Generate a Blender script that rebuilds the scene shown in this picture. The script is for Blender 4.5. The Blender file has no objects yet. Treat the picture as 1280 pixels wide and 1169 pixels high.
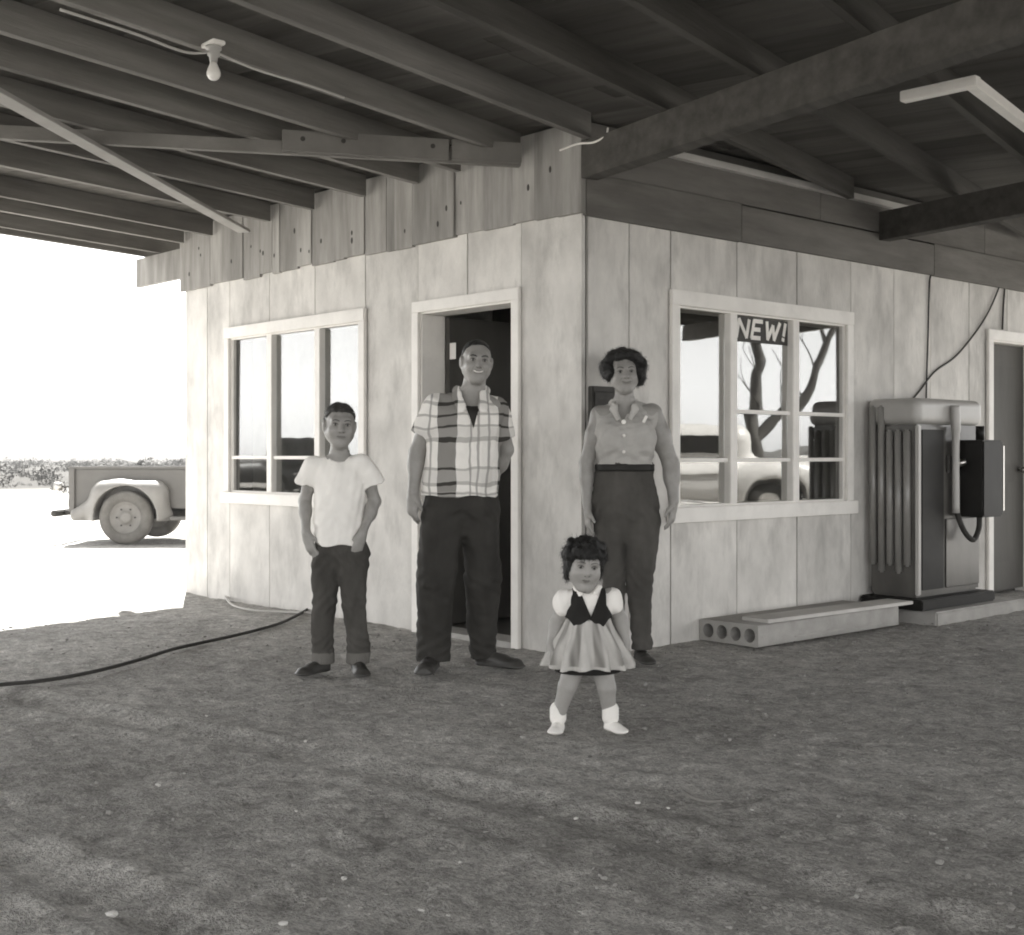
import bpy, bmesh, math, random
import numpy as np
from mathutils import Vector, Matrix, Euler
random.seed(7)
rng = np.random.default_rng(11)
scene = bpy.context.scene
COL = scene.collection
D2R = math.radians

# ------------------------------------------------------------------ camera, sky, sun, exposure
F_PX, CX, HY, CAM_H = 1612.0, 640.0, 568.0, 1.13          # of the 1280 x 1169 photograph
TH = D2R(41.8)
CZ = F_PX * CAM_H / (820 - HY)
CXM = 88 / F_PX * CZ
U = (math.sin(TH), -math.cos(TH)); V = (math.cos(TH), math.sin(TH))
def c2w(X, Z, h=0.0):
    """metres right of / ahead of the camera -> world (building corner is the origin)"""
    a, b = X - CXM, Z - CZ
    return Vector((a * U[0] + b * U[1], a * V[0] + b * V[1], h))
def gp(px, py, z=0.0):
    """photo pixel -> point on the horizontal plane z"""
    Z = F_PX * (CAM_H - z) / (py - HY)
    return c2w((px - CX) / F_PX * Z, Z, z)
CAM_POS = c2w(0, 0, CAM_H)
FWD = Vector((U[1], V[1], 0))
CAM_YAW = math.atan2(FWD.y, FWD.x) - math.pi / 2
cam_data = bpy.data.cameras.new('camera')
cam = bpy.data.objects.new('camera', cam_data)
COL.objects.link(cam)
cam.location = CAM_POS
cam.rotation_euler = (math.pi / 2, 0, CAM_YAW)
cam_data.sensor_width = 36.0
cam_data.lens = 36.0 * F_PX / 1280.0
cam_data.shift_y = -(584.5 - HY) / 1280.0
cam_data.clip_end = 8000
cam_data.clip_start = 0.05
scene.camera = cam

SHIFT = Vector((2.0, -1.1, 0)); SUN_DROP = 2.95          # how far the canopy edge throws its shadow
sun_from = Vector((-SHIFT.x, -SHIFT.y, SUN_DROP)).normalized()
elev = math.asin(sun_from.z)
world = bpy.data.worlds.new('World'); scene.world = world; world.use_nodes = True
wn = world.node_tree; bg = wn.nodes['Background']
sky = wn.nodes.new('ShaderNodeTexSky'); sky.sky_type = 'NISHITA'; sky.sun_disc = False
sky.sun_elevation = elev
sky.sun_rotation = math.atan2(sun_from.x, sun_from.y)
sky.air_density = 1.0; sky.dust_density = 0.6; sky.ozone_density = 1.0
bw = wn.nodes.new('ShaderNodeRGBToBW')                    # a black and white photograph
wn.links.new(sky.outputs[0], bw.inputs[0]); wn.links.new(bw.outputs[0], bg.inputs[0])
bg.inputs[1].default_value = 0.10
sd = bpy.data.lights.new('sun', 'SUN'); sun = bpy.data.objects.new('sun', sd); COL.objects.link(sun)
sd.energy = 3.6; sd.angle = D2R(0.5); sd.color = (1.0, 0.985, 0.955)
sun.rotation_euler = (-sun_from).to_track_quat('-Z', 'Y').to_euler()
sun.location = sun_from * 40
vs = scene.view_settings
vs.view_transform = 'Standard'; vs.look = 'None'; vs.exposure = 2.85; vs.gamma = 1.0
scene.cycles.use_denoising = True
scene.cycles.max_bounces = 10; scene.cycles.diffuse_bounces = 6
scene.cycles.transparent_max_bounces = 12
scene.cycles.sample_clamp_indirect = 8.0
scene.cycles.pixel_filter_type = 'BLACKMAN_HARRIS'; scene.cycles.filter_width = 1.9

# ------------------------------------------------------------------ helpers
def tag(o, label=None, cat=None, group=None, kind=None):
    if label: o['label'] = label
    if cat: o['category'] = cat
    if group: o['group'] = group
    if kind: o['kind'] = kind
    return o
def empty(name, loc=(0, 0, 0), rz=0.0, parent=None):
    o = bpy.data.objects.new(name, None); COL.objects.link(o)
    o.location = loc; o.rotation_euler = (0, 0, rz); o.empty_display_size = 0.1
    if parent: o.parent = parent
    return o
def link(name, me, mat, parent=None, loc=None, rot=None, smooth=False):
    o = bpy.data.objects.new(name, me); COL.objects.link(o)
    if mat is not None and len(me.materials) == 0: me.materials.append(mat)
    if parent: o.parent = parent
    if loc is not None: o.location = loc
    if rot is not None: o.rotation_euler = rot
    if smooth: me.polygons.foreach_set('use_smooth', [True] * len(me.polygons))
    return o
def bm_obj(name, bm, mat, parent=None, smooth=False, **k):
    me = bpy.data.meshes.new(name); bm.to_mesh(me); bm.free()
    return link(name, me, mat, parent, smooth=smooth, **k)
def add_box(bm, x0, x1, y0, y1, z0, z1, M=None, bevel=0.0):
    m = Matrix.Translation(((x0 + x1) / 2, (y0 + y1) / 2, (z0 + z1) / 2)) @ Matrix.Diagonal((abs(x1 - x0), abs(y1 - y0), abs(z1 - z0), 1))
    if M is not None: m = M @ m
    r = bmesh.ops.create_cube(bm, size=1.0, matrix=m)
    if bevel > 0:
        es = list({e for v in r['verts'] for e in v.link_edges})
        bmesh.ops.bevel(bm, geom=es, offset=bevel, segments=2, affect='EDGES', clamp_overlap=True)
def box(name, x0, x1, y0, y1, z0, z1, mat, parent=None, bevel=0.0, **k):
    bm = bmesh.new(); add_box(bm, x0, x1, y0, y1, z0, z1, bevel=bevel)
    return bm_obj(name, bm, mat, parent, **k)
def add_bar(bm, a, b, w, h, up=(0, 0, 1), bevel=0.0):
    """rectangular bar from a to b; w across, h along up"""
    a = Vector(a); b = Vector(b); d = (b - a); L = d.length; d.normalize()
    s = d.cross(Vector(up)).normalized(); u = s.cross(d)
    M = Matrix((( s.x, d.x, u.x, 0), (s.y, d.y, u.y, 0), (s.z, d.z, u.z, 0), (0, 0, 0, 1)))
    M.translation = (a + b) / 2
    add_box(bm, -w / 2, w / 2, -L / 2, L / 2, -h / 2, h / 2, M, bevel)
def add_cyl(bm, a, b, ra, rb=None, n=20, caps=True):
    a = Vector(a); b = Vector(b); rb = ra if rb is None else rb
    d = (b - a).normalized(); M = d.to_track_quat('Z', 'Y').to_matrix().to_4x4(); M.translation = (a + b) / 2
    bmesh.ops.create_cone(bm, cap_ends=caps, segments=n, radius1=ra, radius2=rb, depth=(b - a).length, matrix=M)
def add_tube(bm, pts, r, n=8):
    pts = [Vector(p) for p in pts]; rings = []
    for i, p in enumerate(pts):
        t = (pts[min(i + 1, len(pts) - 1)] - pts[max(i - 1, 0)]).normalized()
        s = t.cross(Vector((0.13, 0.21, 0.97))).normalized(); u = s.cross(t)
        rr = r[i] if isinstance(r, (list, tuple)) else r
        rings.append([bm.verts.new(p + rr * (math.cos(2 * math.pi * j / n) * s + math.sin(2 * math.pi * j / n) * u)) for j in range(n)])
    for A, B in zip(rings, rings[1:]):
        for j in range(n): bm.faces.new((A[j], A[(j + 1) % n], B[(j + 1) % n], B[j]))
    bm.faces.new(rings[0][::-1]); bm.faces.new(rings[-1])
    bmesh.ops.recalc_face_normals(bm, faces=bm.faces)
def lathe(bm, prof, n=32, M=None):
    """prof: (radius, height) pairs about local z"""
    rings = []
    for r, z in prof:
        ring = []
        for j in range(n):
            p = Vector((r * math.cos(2 * math.pi * j / n), r * math.sin(2 * math.pi * j / n), z))
            ring.append(bm.verts.new(M @ p if M is not None else p))
        rings.append(ring)
    for A, B in zip(rings, rings[1:]):
        for j in range(n): bm.faces.new((A[j], A[(j + 1) % n], B[(j + 1) % n], B[j]))
    bmesh.ops.recalc_face_normals(bm, faces=bm.faces)
def smooth_path(pts, n=12):
    P = [Vector(p) for p in pts]; out = []
    for i in range(len(P) - 1):
        p0, p1, p2, p3 = P[max(i - 1, 0)], P[i], P[i + 1], P[min(i + 2, len(P) - 1)]
        for k in range(n):
            t = k / n
            out.append(0.5 * ((2 * p1) + (p2 - p0) * t + (2 * p0 - 5 * p1 + 4 * p2 - p3) * t * t + (3 * p1 - p0 - 3 * p2 + p3) * t ** 3))
    out.append(P[-1]); return out

# ------------------------------------------------------------------ materials (neutral greys: the photograph is black and white)
def grey(v, warm=1.0):
    w = (0.05 + 0.05 * max(0, 1 - v * 3)) * warm
    return (v * (1 + w * .6), v, v * (1 - w), 1)
def mat(name, v, rough=0.8, var=0.15, scale=(6, 6, 6), bump=0.0, bscale=None, spread=0.0, spec=0.3, metal=0.0,
        stains=0.0, stain_v=0.2, stain_scale=(1.2, 1.2, 0.5), attr=None, v2=None, warm=1.0, coat=0.0, detail=6):
    m = bpy.data.materials.new(name); m.use_nodes = True
    nt = m.node_tree; N = nt.nodes; L = nt.links; bs = N['Principled BSDF']
    bs.inputs['Roughness'].default_value = rough; bs.inputs['Metallic'].default_value = metal
    bs.inputs['Specular IOR Level'].default_value = spec
    if coat: bs.inputs['Coat Weight'].default_value = coat
    tc = N.new('ShaderNodeTexCoord'); oi = N.new('ShaderNodeObjectInfo')
    off = N.new('ShaderNodeVectorMath'); off.operation = 'MULTIPLY_ADD'
    L.new(tc.outputs['Object'], off.inputs[0]); off.inputs[1].default_value = (1, 1, 1)
    cmb = N.new('ShaderNodeMath'); cmb.operation = 'MULTIPLY'; L.new(oi.outputs['Random'], cmb.inputs[0]); cmb.inputs[1].default_value = 37.0
    L.new(cmb.outputs[0], off.inputs[2])
    def noise(sc, det=detail, r=0.6):
        mp = N.new('ShaderNodeMapping'); mp.inputs['Scale'].default_value = sc
        L.new(off.outputs[0], mp.inputs[0])
        n = N.new('ShaderNodeTexNoise'); n.inputs['Scale'].default_value = 1.0; n.inputs['Detail'].default_value = det
        n.inputs['Roughness'].default_value = r; L.new(mp.outputs[0], n.inputs['Vector']); return n
    n1 = noise(scale)
    rp = N.new('ShaderNodeValToRGB'); e = rp.color_ramp.elements
    e[0].position = 0.3; e[1].position = 0.7
    e[0].color = grey(v * (1 - var), warm); e[1].color = grey(min(0.95, v * (1 + var)), warm)
    L.new(n1.outputs[0], rp.inputs[0]); col = rp.outputs[0]
    if stains > 0:
        n2 = noise(stain_scale, 5, 0.65)
        r2 = N.new('ShaderNodeValToRGB'); r2.color_ramp.elements[0].position = 0.5; r2.color_ramp.elements[1].position = 0.72
        r2.color_ramp.elements[0].color = (0, 0, 0, 1); r2.color_ramp.elements[1].color = (stains, stains, stains, 1)
        L.new(n2.outputs[0], r2.inputs[0])
        mx = N.new('ShaderNodeMix'); mx.data_type = 'RGBA'
        L.new(r2.outputs[0], mx.inputs[0]); L.new(col, mx.inputs[6]); mx.inputs[7].default_value = grey(stain_v, warm); col = mx.outputs[2]
    if attr:
        at = N.new('ShaderNodeAttribute'); at.attribute_name = attr
        mx = N.new('ShaderNodeMix'); mx.data_type = 'RGBA'
        L.new(at.outputs['Fac'], mx.inputs[0]); L.new(col, mx.inputs[6]); mx.inputs[7].default_value = grey(v2, warm); col = mx.outputs[2]
    if spread > 0:
        ma = N.new('ShaderNodeMapRange'); L.new(oi.outputs['Random'], ma.inputs[0])
        ma.inputs[3].default_value = 1 - spread; ma.inputs[4].default_value = 1 + spread
        hv = N.new('ShaderNodeHueSaturation'); L.new(ma.outputs[0], hv.inputs['Value']); L.new(col, hv.inputs['Color']); col = hv.outputs[0]
    L.new(col, bs.inputs['Base Color'])
    if bump > 0:
        n3 = noise(bscale or tuple(s * 4 for s in scale), 8, 0.65)
        b = N.new('ShaderNodeBump'); b.inputs['Strength'].default_value = min(1.0, bump); b.inputs['Distance'].default_value = 0.01 * max(1.0, bump)
        L.new(n3.outputs[0], b.inputs['Height']); L.new(b.outputs[0], bs.inputs['Normal'])
    return m

M = {}
def dirt_material():
    m = mat('dirt', 0.385, 0.95, 0.30, (0.7, 0.7, 0.7), 0, spec=0.1, stains=0.7, stain_v=0.25, stain_scale=(4.2, 4.2, 4.2), detail=12)
    nt = m.node_tree; N = nt.nodes; L = nt.links; bs = N['Principled BSDF']; src = bs.inputs['Base Color'].links[0].from_socket
    tc = N.new('ShaderNodeTexCoord'); col = src; hs = []
    for sc, lo, hi, k in ((11, .72, 1.26, .9), (42, .72, 1.34, .8), (130, .72, 1.36, .4)):
        n = N.new('ShaderNodeTexNoise'); n.inputs['Scale'].default_value = sc; n.inputs['Detail'].default_value = 4; n.inputs['Roughness'].default_value = .7; L.new(tc.outputs['Object'], n.inputs['Vector'])
        mr = N.new('ShaderNodeMapRange'); mr.inputs[1].default_value = .32; mr.inputs[2].default_value = .68; mr.inputs[3].default_value = lo; mr.inputs[4].default_value = hi; L.new(n.outputs[0], mr.inputs[0])
        hv = N.new('ShaderNodeHueSaturation'); L.new(mr.outputs[0], hv.inputs['Value']); L.new(col, hv.inputs['Color']); col = hv.outputs[0]
        ml = N.new('ShaderNodeMath'); ml.operation = 'MULTIPLY'; ml.inputs[1].default_value = k; L.new(n.outputs[0], ml.inputs[0]); hs.append(ml.outputs[0])
    a = N.new('ShaderNodeMath'); L.new(hs[0], a.inputs[0]); L.new(hs[1], a.inputs[1]); b = N.new('ShaderNodeMath'); L.new(a.outputs[0], b.inputs[0]); L.new(hs[2], b.inputs[1])
    bp = N.new('ShaderNodeBump'); bp.inputs['Strength'].default_value = 1.0; bp.inputs['Distance'].default_value = .022; L.new(b.outputs[0], bp.inputs['Height']); L.new(bp.outputs[0], bs.inputs['Normal'])
    # darker scrubland soil away from the sandy yard
    at = N.new('ShaderNodeAttribute'); at.attribute_name = 'scrubland'; x = N.new('ShaderNodeMix'); x.data_type = 'RGBA'
    L.new(at.outputs['Fac'], x.inputs[0]); L.new(col, x.inputs[6]); x.inputs[7].default_value = grey(.045)
    L.new(x.outputs[2], bs.inputs['Base Color']); return m
M['dirt'] = dirt_material()
M['panel'] = mat('whitewashed_panel', 0.63, 0.85, 0.20, (3.2, 3.2, 2.2), 0.6, (45, 45, 14), spread=0.07, spec=0.2, stains=0.60, stain_v=0.36, stain_scale=(6.0, 6.0, 2.0), detail=12)
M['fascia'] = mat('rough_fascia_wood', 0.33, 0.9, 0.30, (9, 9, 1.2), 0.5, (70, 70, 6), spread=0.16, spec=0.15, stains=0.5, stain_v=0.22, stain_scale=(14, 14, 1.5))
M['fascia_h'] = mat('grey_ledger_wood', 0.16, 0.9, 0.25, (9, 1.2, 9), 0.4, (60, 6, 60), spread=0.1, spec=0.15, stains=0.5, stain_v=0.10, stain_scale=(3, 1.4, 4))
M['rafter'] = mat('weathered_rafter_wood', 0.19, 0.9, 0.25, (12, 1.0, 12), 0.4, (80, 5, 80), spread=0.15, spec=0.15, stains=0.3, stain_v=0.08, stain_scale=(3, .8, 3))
M['rafter_d'] = mat('shade_toned_timber', 0.075, 0.9, 0.3, (12, 1.0, 12), 0.4, (80, 5, 80), spread=0.15, spec=0.15)  # rafter wood darkened to put the right side's deeper shade into colour
M['deck_d'] = mat('shade_toned_deck_wood', 0.095, 0.95, 0.25, (1.0, 9, 9), 0.4, (5, 60, 60), spread=0.2, spec=0.1)  # deck wood copy with the right side's shade in its colour
M['deck'] = mat('roof_deck_wood', 0.12, 0.95, 0.25, (1.0, 9, 9), 0.4, (5, 60, 60), spread=0.18, spec=0.1)
M['light_wood'] = mat('new_light_wood', 0.50, 0.85, 0.15, (3, 3, 3), 0.3, (20, 20, 60), spread=0.06, spec=0.2)
M['brace'] = mat('grey_brace_wood', 0.34, 0.85, 0.15, (3, 3, 3), 0.3, (20, 20, 60), spread=0.06, spec=0.2)
M['tie'] = mat('grey_tie_wood', 0.20, 0.85, 0.2, (3, 3, 3), 0.3, (20, 20, 60), spread=0.06, spec=0.2)
M['trim'] = mat('white_trim_paint', 0.80, 0.6, 0.06, (4, 4, 4), 0.15, (25, 25, 25), spec=0.3, stains=0.25, stain_v=0.5, stain_scale=(6, 6, 6))
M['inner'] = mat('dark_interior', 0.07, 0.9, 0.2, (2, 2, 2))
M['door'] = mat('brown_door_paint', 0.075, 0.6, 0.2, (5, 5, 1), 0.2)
M['concrete'] = mat('rough_concrete', 0.36, 0.9, 0.15, (6, 6, 6), 0.5, (60, 60, 60), stains=0.3, stain_v=0.24, stain_scale=(4, 4, 4))
M['rubber'] = mat('black_rubber', 0.035, 0.7, 0.2, (10, 10, 10), 0.2)
M['black'] = mat('black_enamel', 0.015, 0.5, 0.2, (8, 8, 8), 0.05, spec=0.2)
M['chrome'] = mat('worn_chrome', 0.45, 0.32, 0.1, (20, 20, 20), metal=1.0)
M['enamel'] = mat('white_enamel', 0.40, 0.35, 0.07, (6, 6, 6), spec=0.5, stains=0.2, stain_v=0.35, stain_scale=(8, 8, 8))
M['grey_enamel'] = mat('grey_enamel', 0.085, 0.28, 0.3, (6, 6, 3), spec=0.5, stains=0.4, stain_v=0.07, stain_scale=(7, 7, 3))
M['rib_enamel'] = mat('pale_grey_enamel', 0.26, 0.3, 0.25, (9, 9, 2), spec=0.6, stains=0.5, stain_v=0.08, stain_scale=(9, 9, 2))
M['iron'] = mat('dark_iron', 0.05, 0.6, 0.3, (12, 12, 12), 0.2)
M['bulb'] = mat('frosted_bulb', 0.85, 0.25, 0.03, (9, 9, 9), spec=0.5)
M['stone'] = mat('pale_stone', 0.55, 0.9, 0.2, (30, 30, 30), 0.3, spread=0.2)
M['skin'] = mat('skin', 0.27, 0.42, 0.10, (25, 25, 25), 0.06, (220, 220, 220), attr='tint', v2=0.05, spec=0.4)
M['skin_f'] = mat('skin_woman', 0.27, 0.42, 0.10, (25, 25, 25), 0.06, (220, 220, 220), attr='tint', v2=0.08, spec=0.4)  # even base skin tone, used for the woman
M['skin_c'] = mat('skin_child', 0.29, 0.5, 0.06, (25, 25, 25), 0.04, (220, 220, 220), attr='tint', v2=0.10, spec=0.4)
M['hair'] = mat('dark_hair', 0.012, 0.45, 0.5, (60, 60, 25), 1.0, (140, 140, 50), spec=0.4)
M['hair_brown'] = mat('brown_hair', 0.05, 0.5, 0.4, (60, 60, 25), 1.0, (160, 160, 60), spec=0.4)
M['eye'] = mat('eye_white', 0.26, 0.3, 0.02, (5, 5, 5), attr='tint', v2=0.01, spec=0.5)
M['teeth'] = mat('teeth', 0.7, 0.3, 0.02, (5, 5, 5), spec=0.5)
M['tee'] = mat('white_cotton', 0.80, 0.9, 0.04, (8, 8, 8), 0.25, (120, 120, 120), spec=0.1)
M['blouse'] = mat('grey_blouse_cotton', 0.40, 0.85, 0.10, (14, 14, 14), 0.3, (120, 120, 120), spec=0.15, attr='tint', v2=0.58)
M['slacks'] = mat('dark_wool_slacks', 0.036, 0.75, 0.3, (7, 7, 3), 0.3, (150, 150, 150), spec=0.15)
M['slacks_w'] = mat('dark_cotton_slacks', 0.072, 0.85, 0.25, (7, 7, 3), 0.3, (150, 150, 150), spec=0.15)
M['denim'] = mat('dark_denim', 0.065, 0.85, 0.4, (6, 6, 2.5), 0.4, (160, 160, 160), spec=0.1, attr='tint', v2=0.14)
M['leather'] = mat('scuffed_dark_leather', 0.035, 0.45, 0.5, (14, 14, 14), 0.2, spec=0.5)
M['white_shoe'] = mat('white_shoe_leather', 0.8, 0.6, 0.08, (14, 14, 14), 0.1)
M['vest'] = mat('black_velvet_vest', 0.015, 0.9, 0.2, (14, 14, 14), 0.2)
M['skirt'] = mat('grey_striped_skirt', 0.48, 0.9, 0.08, (14, 14, 14), 0.3, (120, 120, 120), attr='tint', v2=0.16)
M['scrub'] = mat('desert_scrub_leaf', 0.035, 0.9, 0.3, (2, 2, 2), spec=0.1)
M['bark'] = mat('dark_bark', 0.06, 0.9, 0.3, (12, 12, 3), 0.6, (30, 30, 8))
M['truck'] = mat('faded_truck_paint', 0.12, 0.45, 0.12, (3, 3, 3), 0.05, spec=0.5, stains=0.3, stain_v=0.10, stain_scale=(4, 4, 4))
M['truck_l'] = mat('pale_truck_paint', 0.22, 0.4, 0.10, (3, 3, 3), 0.05, spec=0.5, stains=0.3, stain_v=0.15, stain_scale=(4, 4, 4))
M['hub'] = mat('painted_wheel', 0.20, 0.5, 0.12, (8, 8, 8))
M['hill'] = mat('far_hill', 0.20, 0.95, 0.2, (.01, .01, .03))

gl = bpy.data.materials.new('old_window_glass'); gl.use_nodes = True
nt = gl.node_tree; nt.nodes.remove(nt.nodes['Principled BSDF'])
tr = nt.nodes.new('ShaderNodeBsdfTransparent'); tr.inputs[0].default_value = (.8, .8, .79, 1)
gs = nt.nodes.new('ShaderNodeBsdfGlossy'); gs.inputs['Roughness'].default_value = 0.015; gs.inputs[0].default_value = (.95, .95, .94, 1)
mx = nt.nodes.new('ShaderNodeMixShader'); mx.inputs[0].default_value = 0.17
tcn = nt.nodes.new('ShaderNodeTexCoord'); nn = nt.nodes.new('ShaderNodeTexNoise'); nn.inputs['Scale'].default_value = 2.2; nn.inputs['Detail'].default_value = 1.5
bp = nt.nodes.new('ShaderNodeBump'); bp.inputs['Strength'].default_value = 0.035; bp.inputs['Distance'].default_value = 0.02
nt.links.new(tcn.outputs['Object'], nn.inputs[0]); nt.links.new(nn.outputs[0], bp.inputs['Height']); nt.links.new(bp.outputs[0], gs.inputs['Normal'])
nt.links.new(tr.outputs[0], mx.inputs[1]); nt.links.new(gs.outputs[0], mx.inputs[2]); nt.links.new(mx.outputs[0], nt.nodes['Material Output'].inputs[0])
M['glass'] = gl

def plaid_material():
    m = mat('plaid_shirt_cotton', 0.78, 0.9, 0.05, (14, 14, 14), 0.3, (120, 120, 120), spec=0.1)
    nt = m.node_tree; N = nt.nodes; L = nt.links; bs = N['Principled BSDF']
    src = bs.inputs['Base Color'].links[0].from_socket
    tc = N.new('ShaderNodeTexCoord'); sp = N.new('ShaderNodeSeparateXYZ'); L.new(tc.outputs['Object'], sp.inputs[0])
    wob = N.new('ShaderNodeTexNoise'); wob.inputs['Scale'].default_value = 6; L.new(tc.outputs['Object'], wob.inputs[0])
    def warped(sock, amt):
        a = N.new('ShaderNodeMath'); a.operation = 'MULTIPLY_ADD'; L.new(wob.outputs[0], a.inputs[0]); a.inputs[1].default_value = amt; L.new(sock, a.inputs[2]); return a.outputs[0]
    X = warped(sp.outputs[0], 0.045); Z = warped(sp.outputs[2], 0.055)
    def band(s, c, hw):
        n = N.new('ShaderNodeMath'); n.operation = 'COMPARE'; L.new(s, n.inputs[0]); n.inputs[1].default_value = c + 0.024; n.inputs[2].default_value = hw; return n.outputs[0]
    def summ(bs_):
        o = bs_[0]
        for b in bs_[1:]:
            n = N.new('ShaderNodeMath'); n.operation = 'MAXIMUM'; L.new(o, n.inputs[0]); L.new(b, n.inputs[1]); o = n.outputs[0]
        return o
    def over(col, fac, v, k=1.0):
        q = N.new('ShaderNodeMath'); q.operation = 'MULTIPLY'; L.new(fac, q.inputs[0]); q.inputs[1].default_value = k
        x = N.new('ShaderNodeMix'); x.data_type = 'RGBA'; L.new(q.outputs[0], x.inputs[0]); L.new(col, x.inputs[6]); x.inputs[7].default_value = grey(v); return x.outputs[2]
    wide = summ([band(X, -0.075, 0.048), band(X, 0.215, 0.03), band(X, -0.285, 0.03)])
    vthin = summ([band(X, 0.045, 0.005), band(X, 0.083, 0.006), band(X, 0.135, 0.006), band(X, -0.165, 0.006)])
    hthin = summ([band(Z, z, w) for z, w in ((1.338, .006), (1.278, .006), (1.208, .011), (1.061, .007), (0.985, .009), (0.935, .005), (1.40, .008))])
    hmid = summ([band(Z, z, w) for z, w in ((1.243, .026), (1.025, .03), (0.925, .02))])
    c = over(src, wide, 0.24)
    c = over(c, hmid, 0.42, 0.30)
    c = over(c, vthin, 0.30, 0.8)
    c = over(c, hthin, 0.28, 0.65)
    both = N.new('ShaderNodeMath'); both.operation = 'MULTIPLY'; L.new(wide, both.inputs[0]); L.new(hthin, both.inputs[1])
    c = over(c, both.outputs[0], 0.05)
    L.new(c, bs.inputs['Base Color']); return m
M['plaid'] = plaid_material()

# ------------------------------------------------------------------ smooth solids from distance fields
class Sdf:
    def __init__(s, lo, hi, h):
        s.lo = np.array(lo, float); s.h = h
        s.n = np.maximum(4, np.ceil((np.array(hi) - s.lo) / h).astype(int) + 1)
        s.D = np.full(tuple(s.n), 0.2, np.float32)
    def sub(s, lo, hi):
        a = np.clip(np.floor((np.array(lo) - s.lo) / s.h).astype(int), 0, s.n - 1); b = np.clip(np.ceil((np.array(hi) - s.lo) / s.h).astype(int) + 1, 1, s.n)
        if np.any(b <= a): return None
        ax = [s.lo[i] + s.h * np.arange(a[i], b[i]) for i in range(3)]
        P = np.stack(np.meshgrid(*ax, indexing='ij'), -1)
        return (slice(a[0], b[0]), slice(a[1], b[1]), slice(a[2], b[2])), P
    def put(s, lo, hi, fn, k, op='+'):
        m = max(k, 0.0) + 3 * s.h
        r = s.sub(np.array(lo) - m, np.array(hi) + m)
        if r is None: return
        sl, P = r; d = fn(P); D = s.D[sl]
        if op == '-': d = -d; D0 = D; 
        if k <= 0:
            s.D[sl] = np.minimum(D, d) if op == '+' else np.maximum(D, d)
        else:
            if op == '+':
                hh = np.clip(0.5 + 0.5 * (D - d) / k, 0, 1); s.D[sl] = D + (d - D) * hh - k * hh * (1 - hh)
            else:
                hh = np.clip(0.5 - 0.5 * (D - d) / k, 0, 1); s.D[sl] = D + (d - D) * hh + k * hh * (1 - hh)
    def cone(s, a, b, ra, rb, k=0.02, flat=None, op='+', cap=False):
        a = np.array(a, float); b = np.array(b, float); r = max(ra, rb) * 1.02
        if flat is not None: fv = np.array(flat[0], float); fv /= np.linalg.norm(fv); q = flat[1]
        if flat is not None and q > 1: r *= q
        def fn(P):
            ab = b - a; L2 = ab @ ab + 1e-12; pa = P - a
            t = np.clip(pa @ ab / L2, 0, 1); v = pa - t[..., None] * ab
            if flat is not None:
                c = v @ fv; v = v + (c * (1 / q - 1))[..., None] * fv
                return (np.sqrt((v * v).sum(-1)) - (ra + (rb - ra) * t)) * min(1, q)
            d = np.sqrt((v * v).sum(-1)) - (ra + (rb - ra) * t)
            return np.maximum(d, (P - b) @ (ab / np.sqrt(L2))) if cap else d
        s.put(np.minimum(a, b) - r, np.maximum(a, b) + r, fn, k, op)
    def chain(s, pts, rs, k=0.02, flat=None):
        for i in range(len(pts) - 1): s.cone(pts[i], pts[i + 1], rs[i], rs[i + 1], k if i == 0 else max(k * 0.6, 0.004), flat)
    def ell(s, c, rad, k=0.02, R=None, op='+'):
        c = np.array(c, float); rad = np.array(rad, float); m = rad.max()
        Rm = None if R is None else np.array(R, float)
        def fn(P):
            v = P - c
            if Rm is not None: v = v @ Rm
            k0 = np.sqrt(((v / rad) ** 2).sum(-1)) + 1e-9; k1 = np.sqrt(((v / rad ** 2) ** 2).sum(-1)) + 1e-9
            return k0 * (k0 - 1) / k1
        s.put(c - m, c + m, fn, k, op)
    def rbox(s, c, half, r, k=0.02, R=None, op='+'):
        c = np.array(c, float); half = np.array(half, float); m = np.linalg.norm(half)
        Rm = None if R is None else np.array(R, float)
        def fn(P):
            v = P - c
            if Rm is not None: v = v @ Rm
            q = np.abs(v) - (half - r)
            return np.sqrt((np.maximum(q, 0) ** 2).sum(-1)) + np.minimum(q.max(-1), 0) - r
        ext = np.full(3, m) if R is not None else half
        s.put(c - ext, c + ext, fn, k, op)
    def stack(s, secs, k=0.02, pleat=None, op='+', rnd=0.0, power=2.0):
        """secs: (z, cx, cy, rx, ry) from low to high; cut flat at both ends"""
        S = np.array(secs, float); z0, z1 = S[0, 0], S[-1, 0]; r = max(S[:, 3].max(), S[:, 4].max()) * 1.15
        # cubic-ish resample
        zz = np.linspace(z0, z1, 60)
        T = np.stack([np.interp(zz, S[:, 0], S[:, i]) for i in range(1, 5)], 1)
        for _ in range(6): T[1:-1] = (T[:-2] + 2 * T[1:-1] + T[2:]) / 4
        def fn(P):
            z = P[0, 0, :, 2]; cx, cy, rx, ry = (np.interp(z, zz, T[:, i])[None, None, :] for i in range(4))
            dx = (P[..., 0] - cx) / rx; dy = (P[..., 1] - cy) / ry
            q = (np.abs(dx) ** power + np.abs(dy) ** power) ** (1 / power)
            if pleat:
                th = np.arctan2(dy, dx); w = np.clip((pleat[3] - P[..., 2]) / pleat[2], 0, 1)
                q = q - pleat[1] * w * np.cos(pleat[0] * th + 1.3 * np.sin(2 * th))
            d = (q - 1) * np.minimum(rx, ry)
            return np.maximum(d, np.maximum(z0 - P[..., 2], P[..., 2] - z1))
        lo = [S[:, 1].min() - r, S[:, 2].min() - r, z0]; hi = [S[:, 1].max() + r, S[:, 2].max() + r, z1]
        s.put(lo, hi, fn, k, op)
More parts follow.
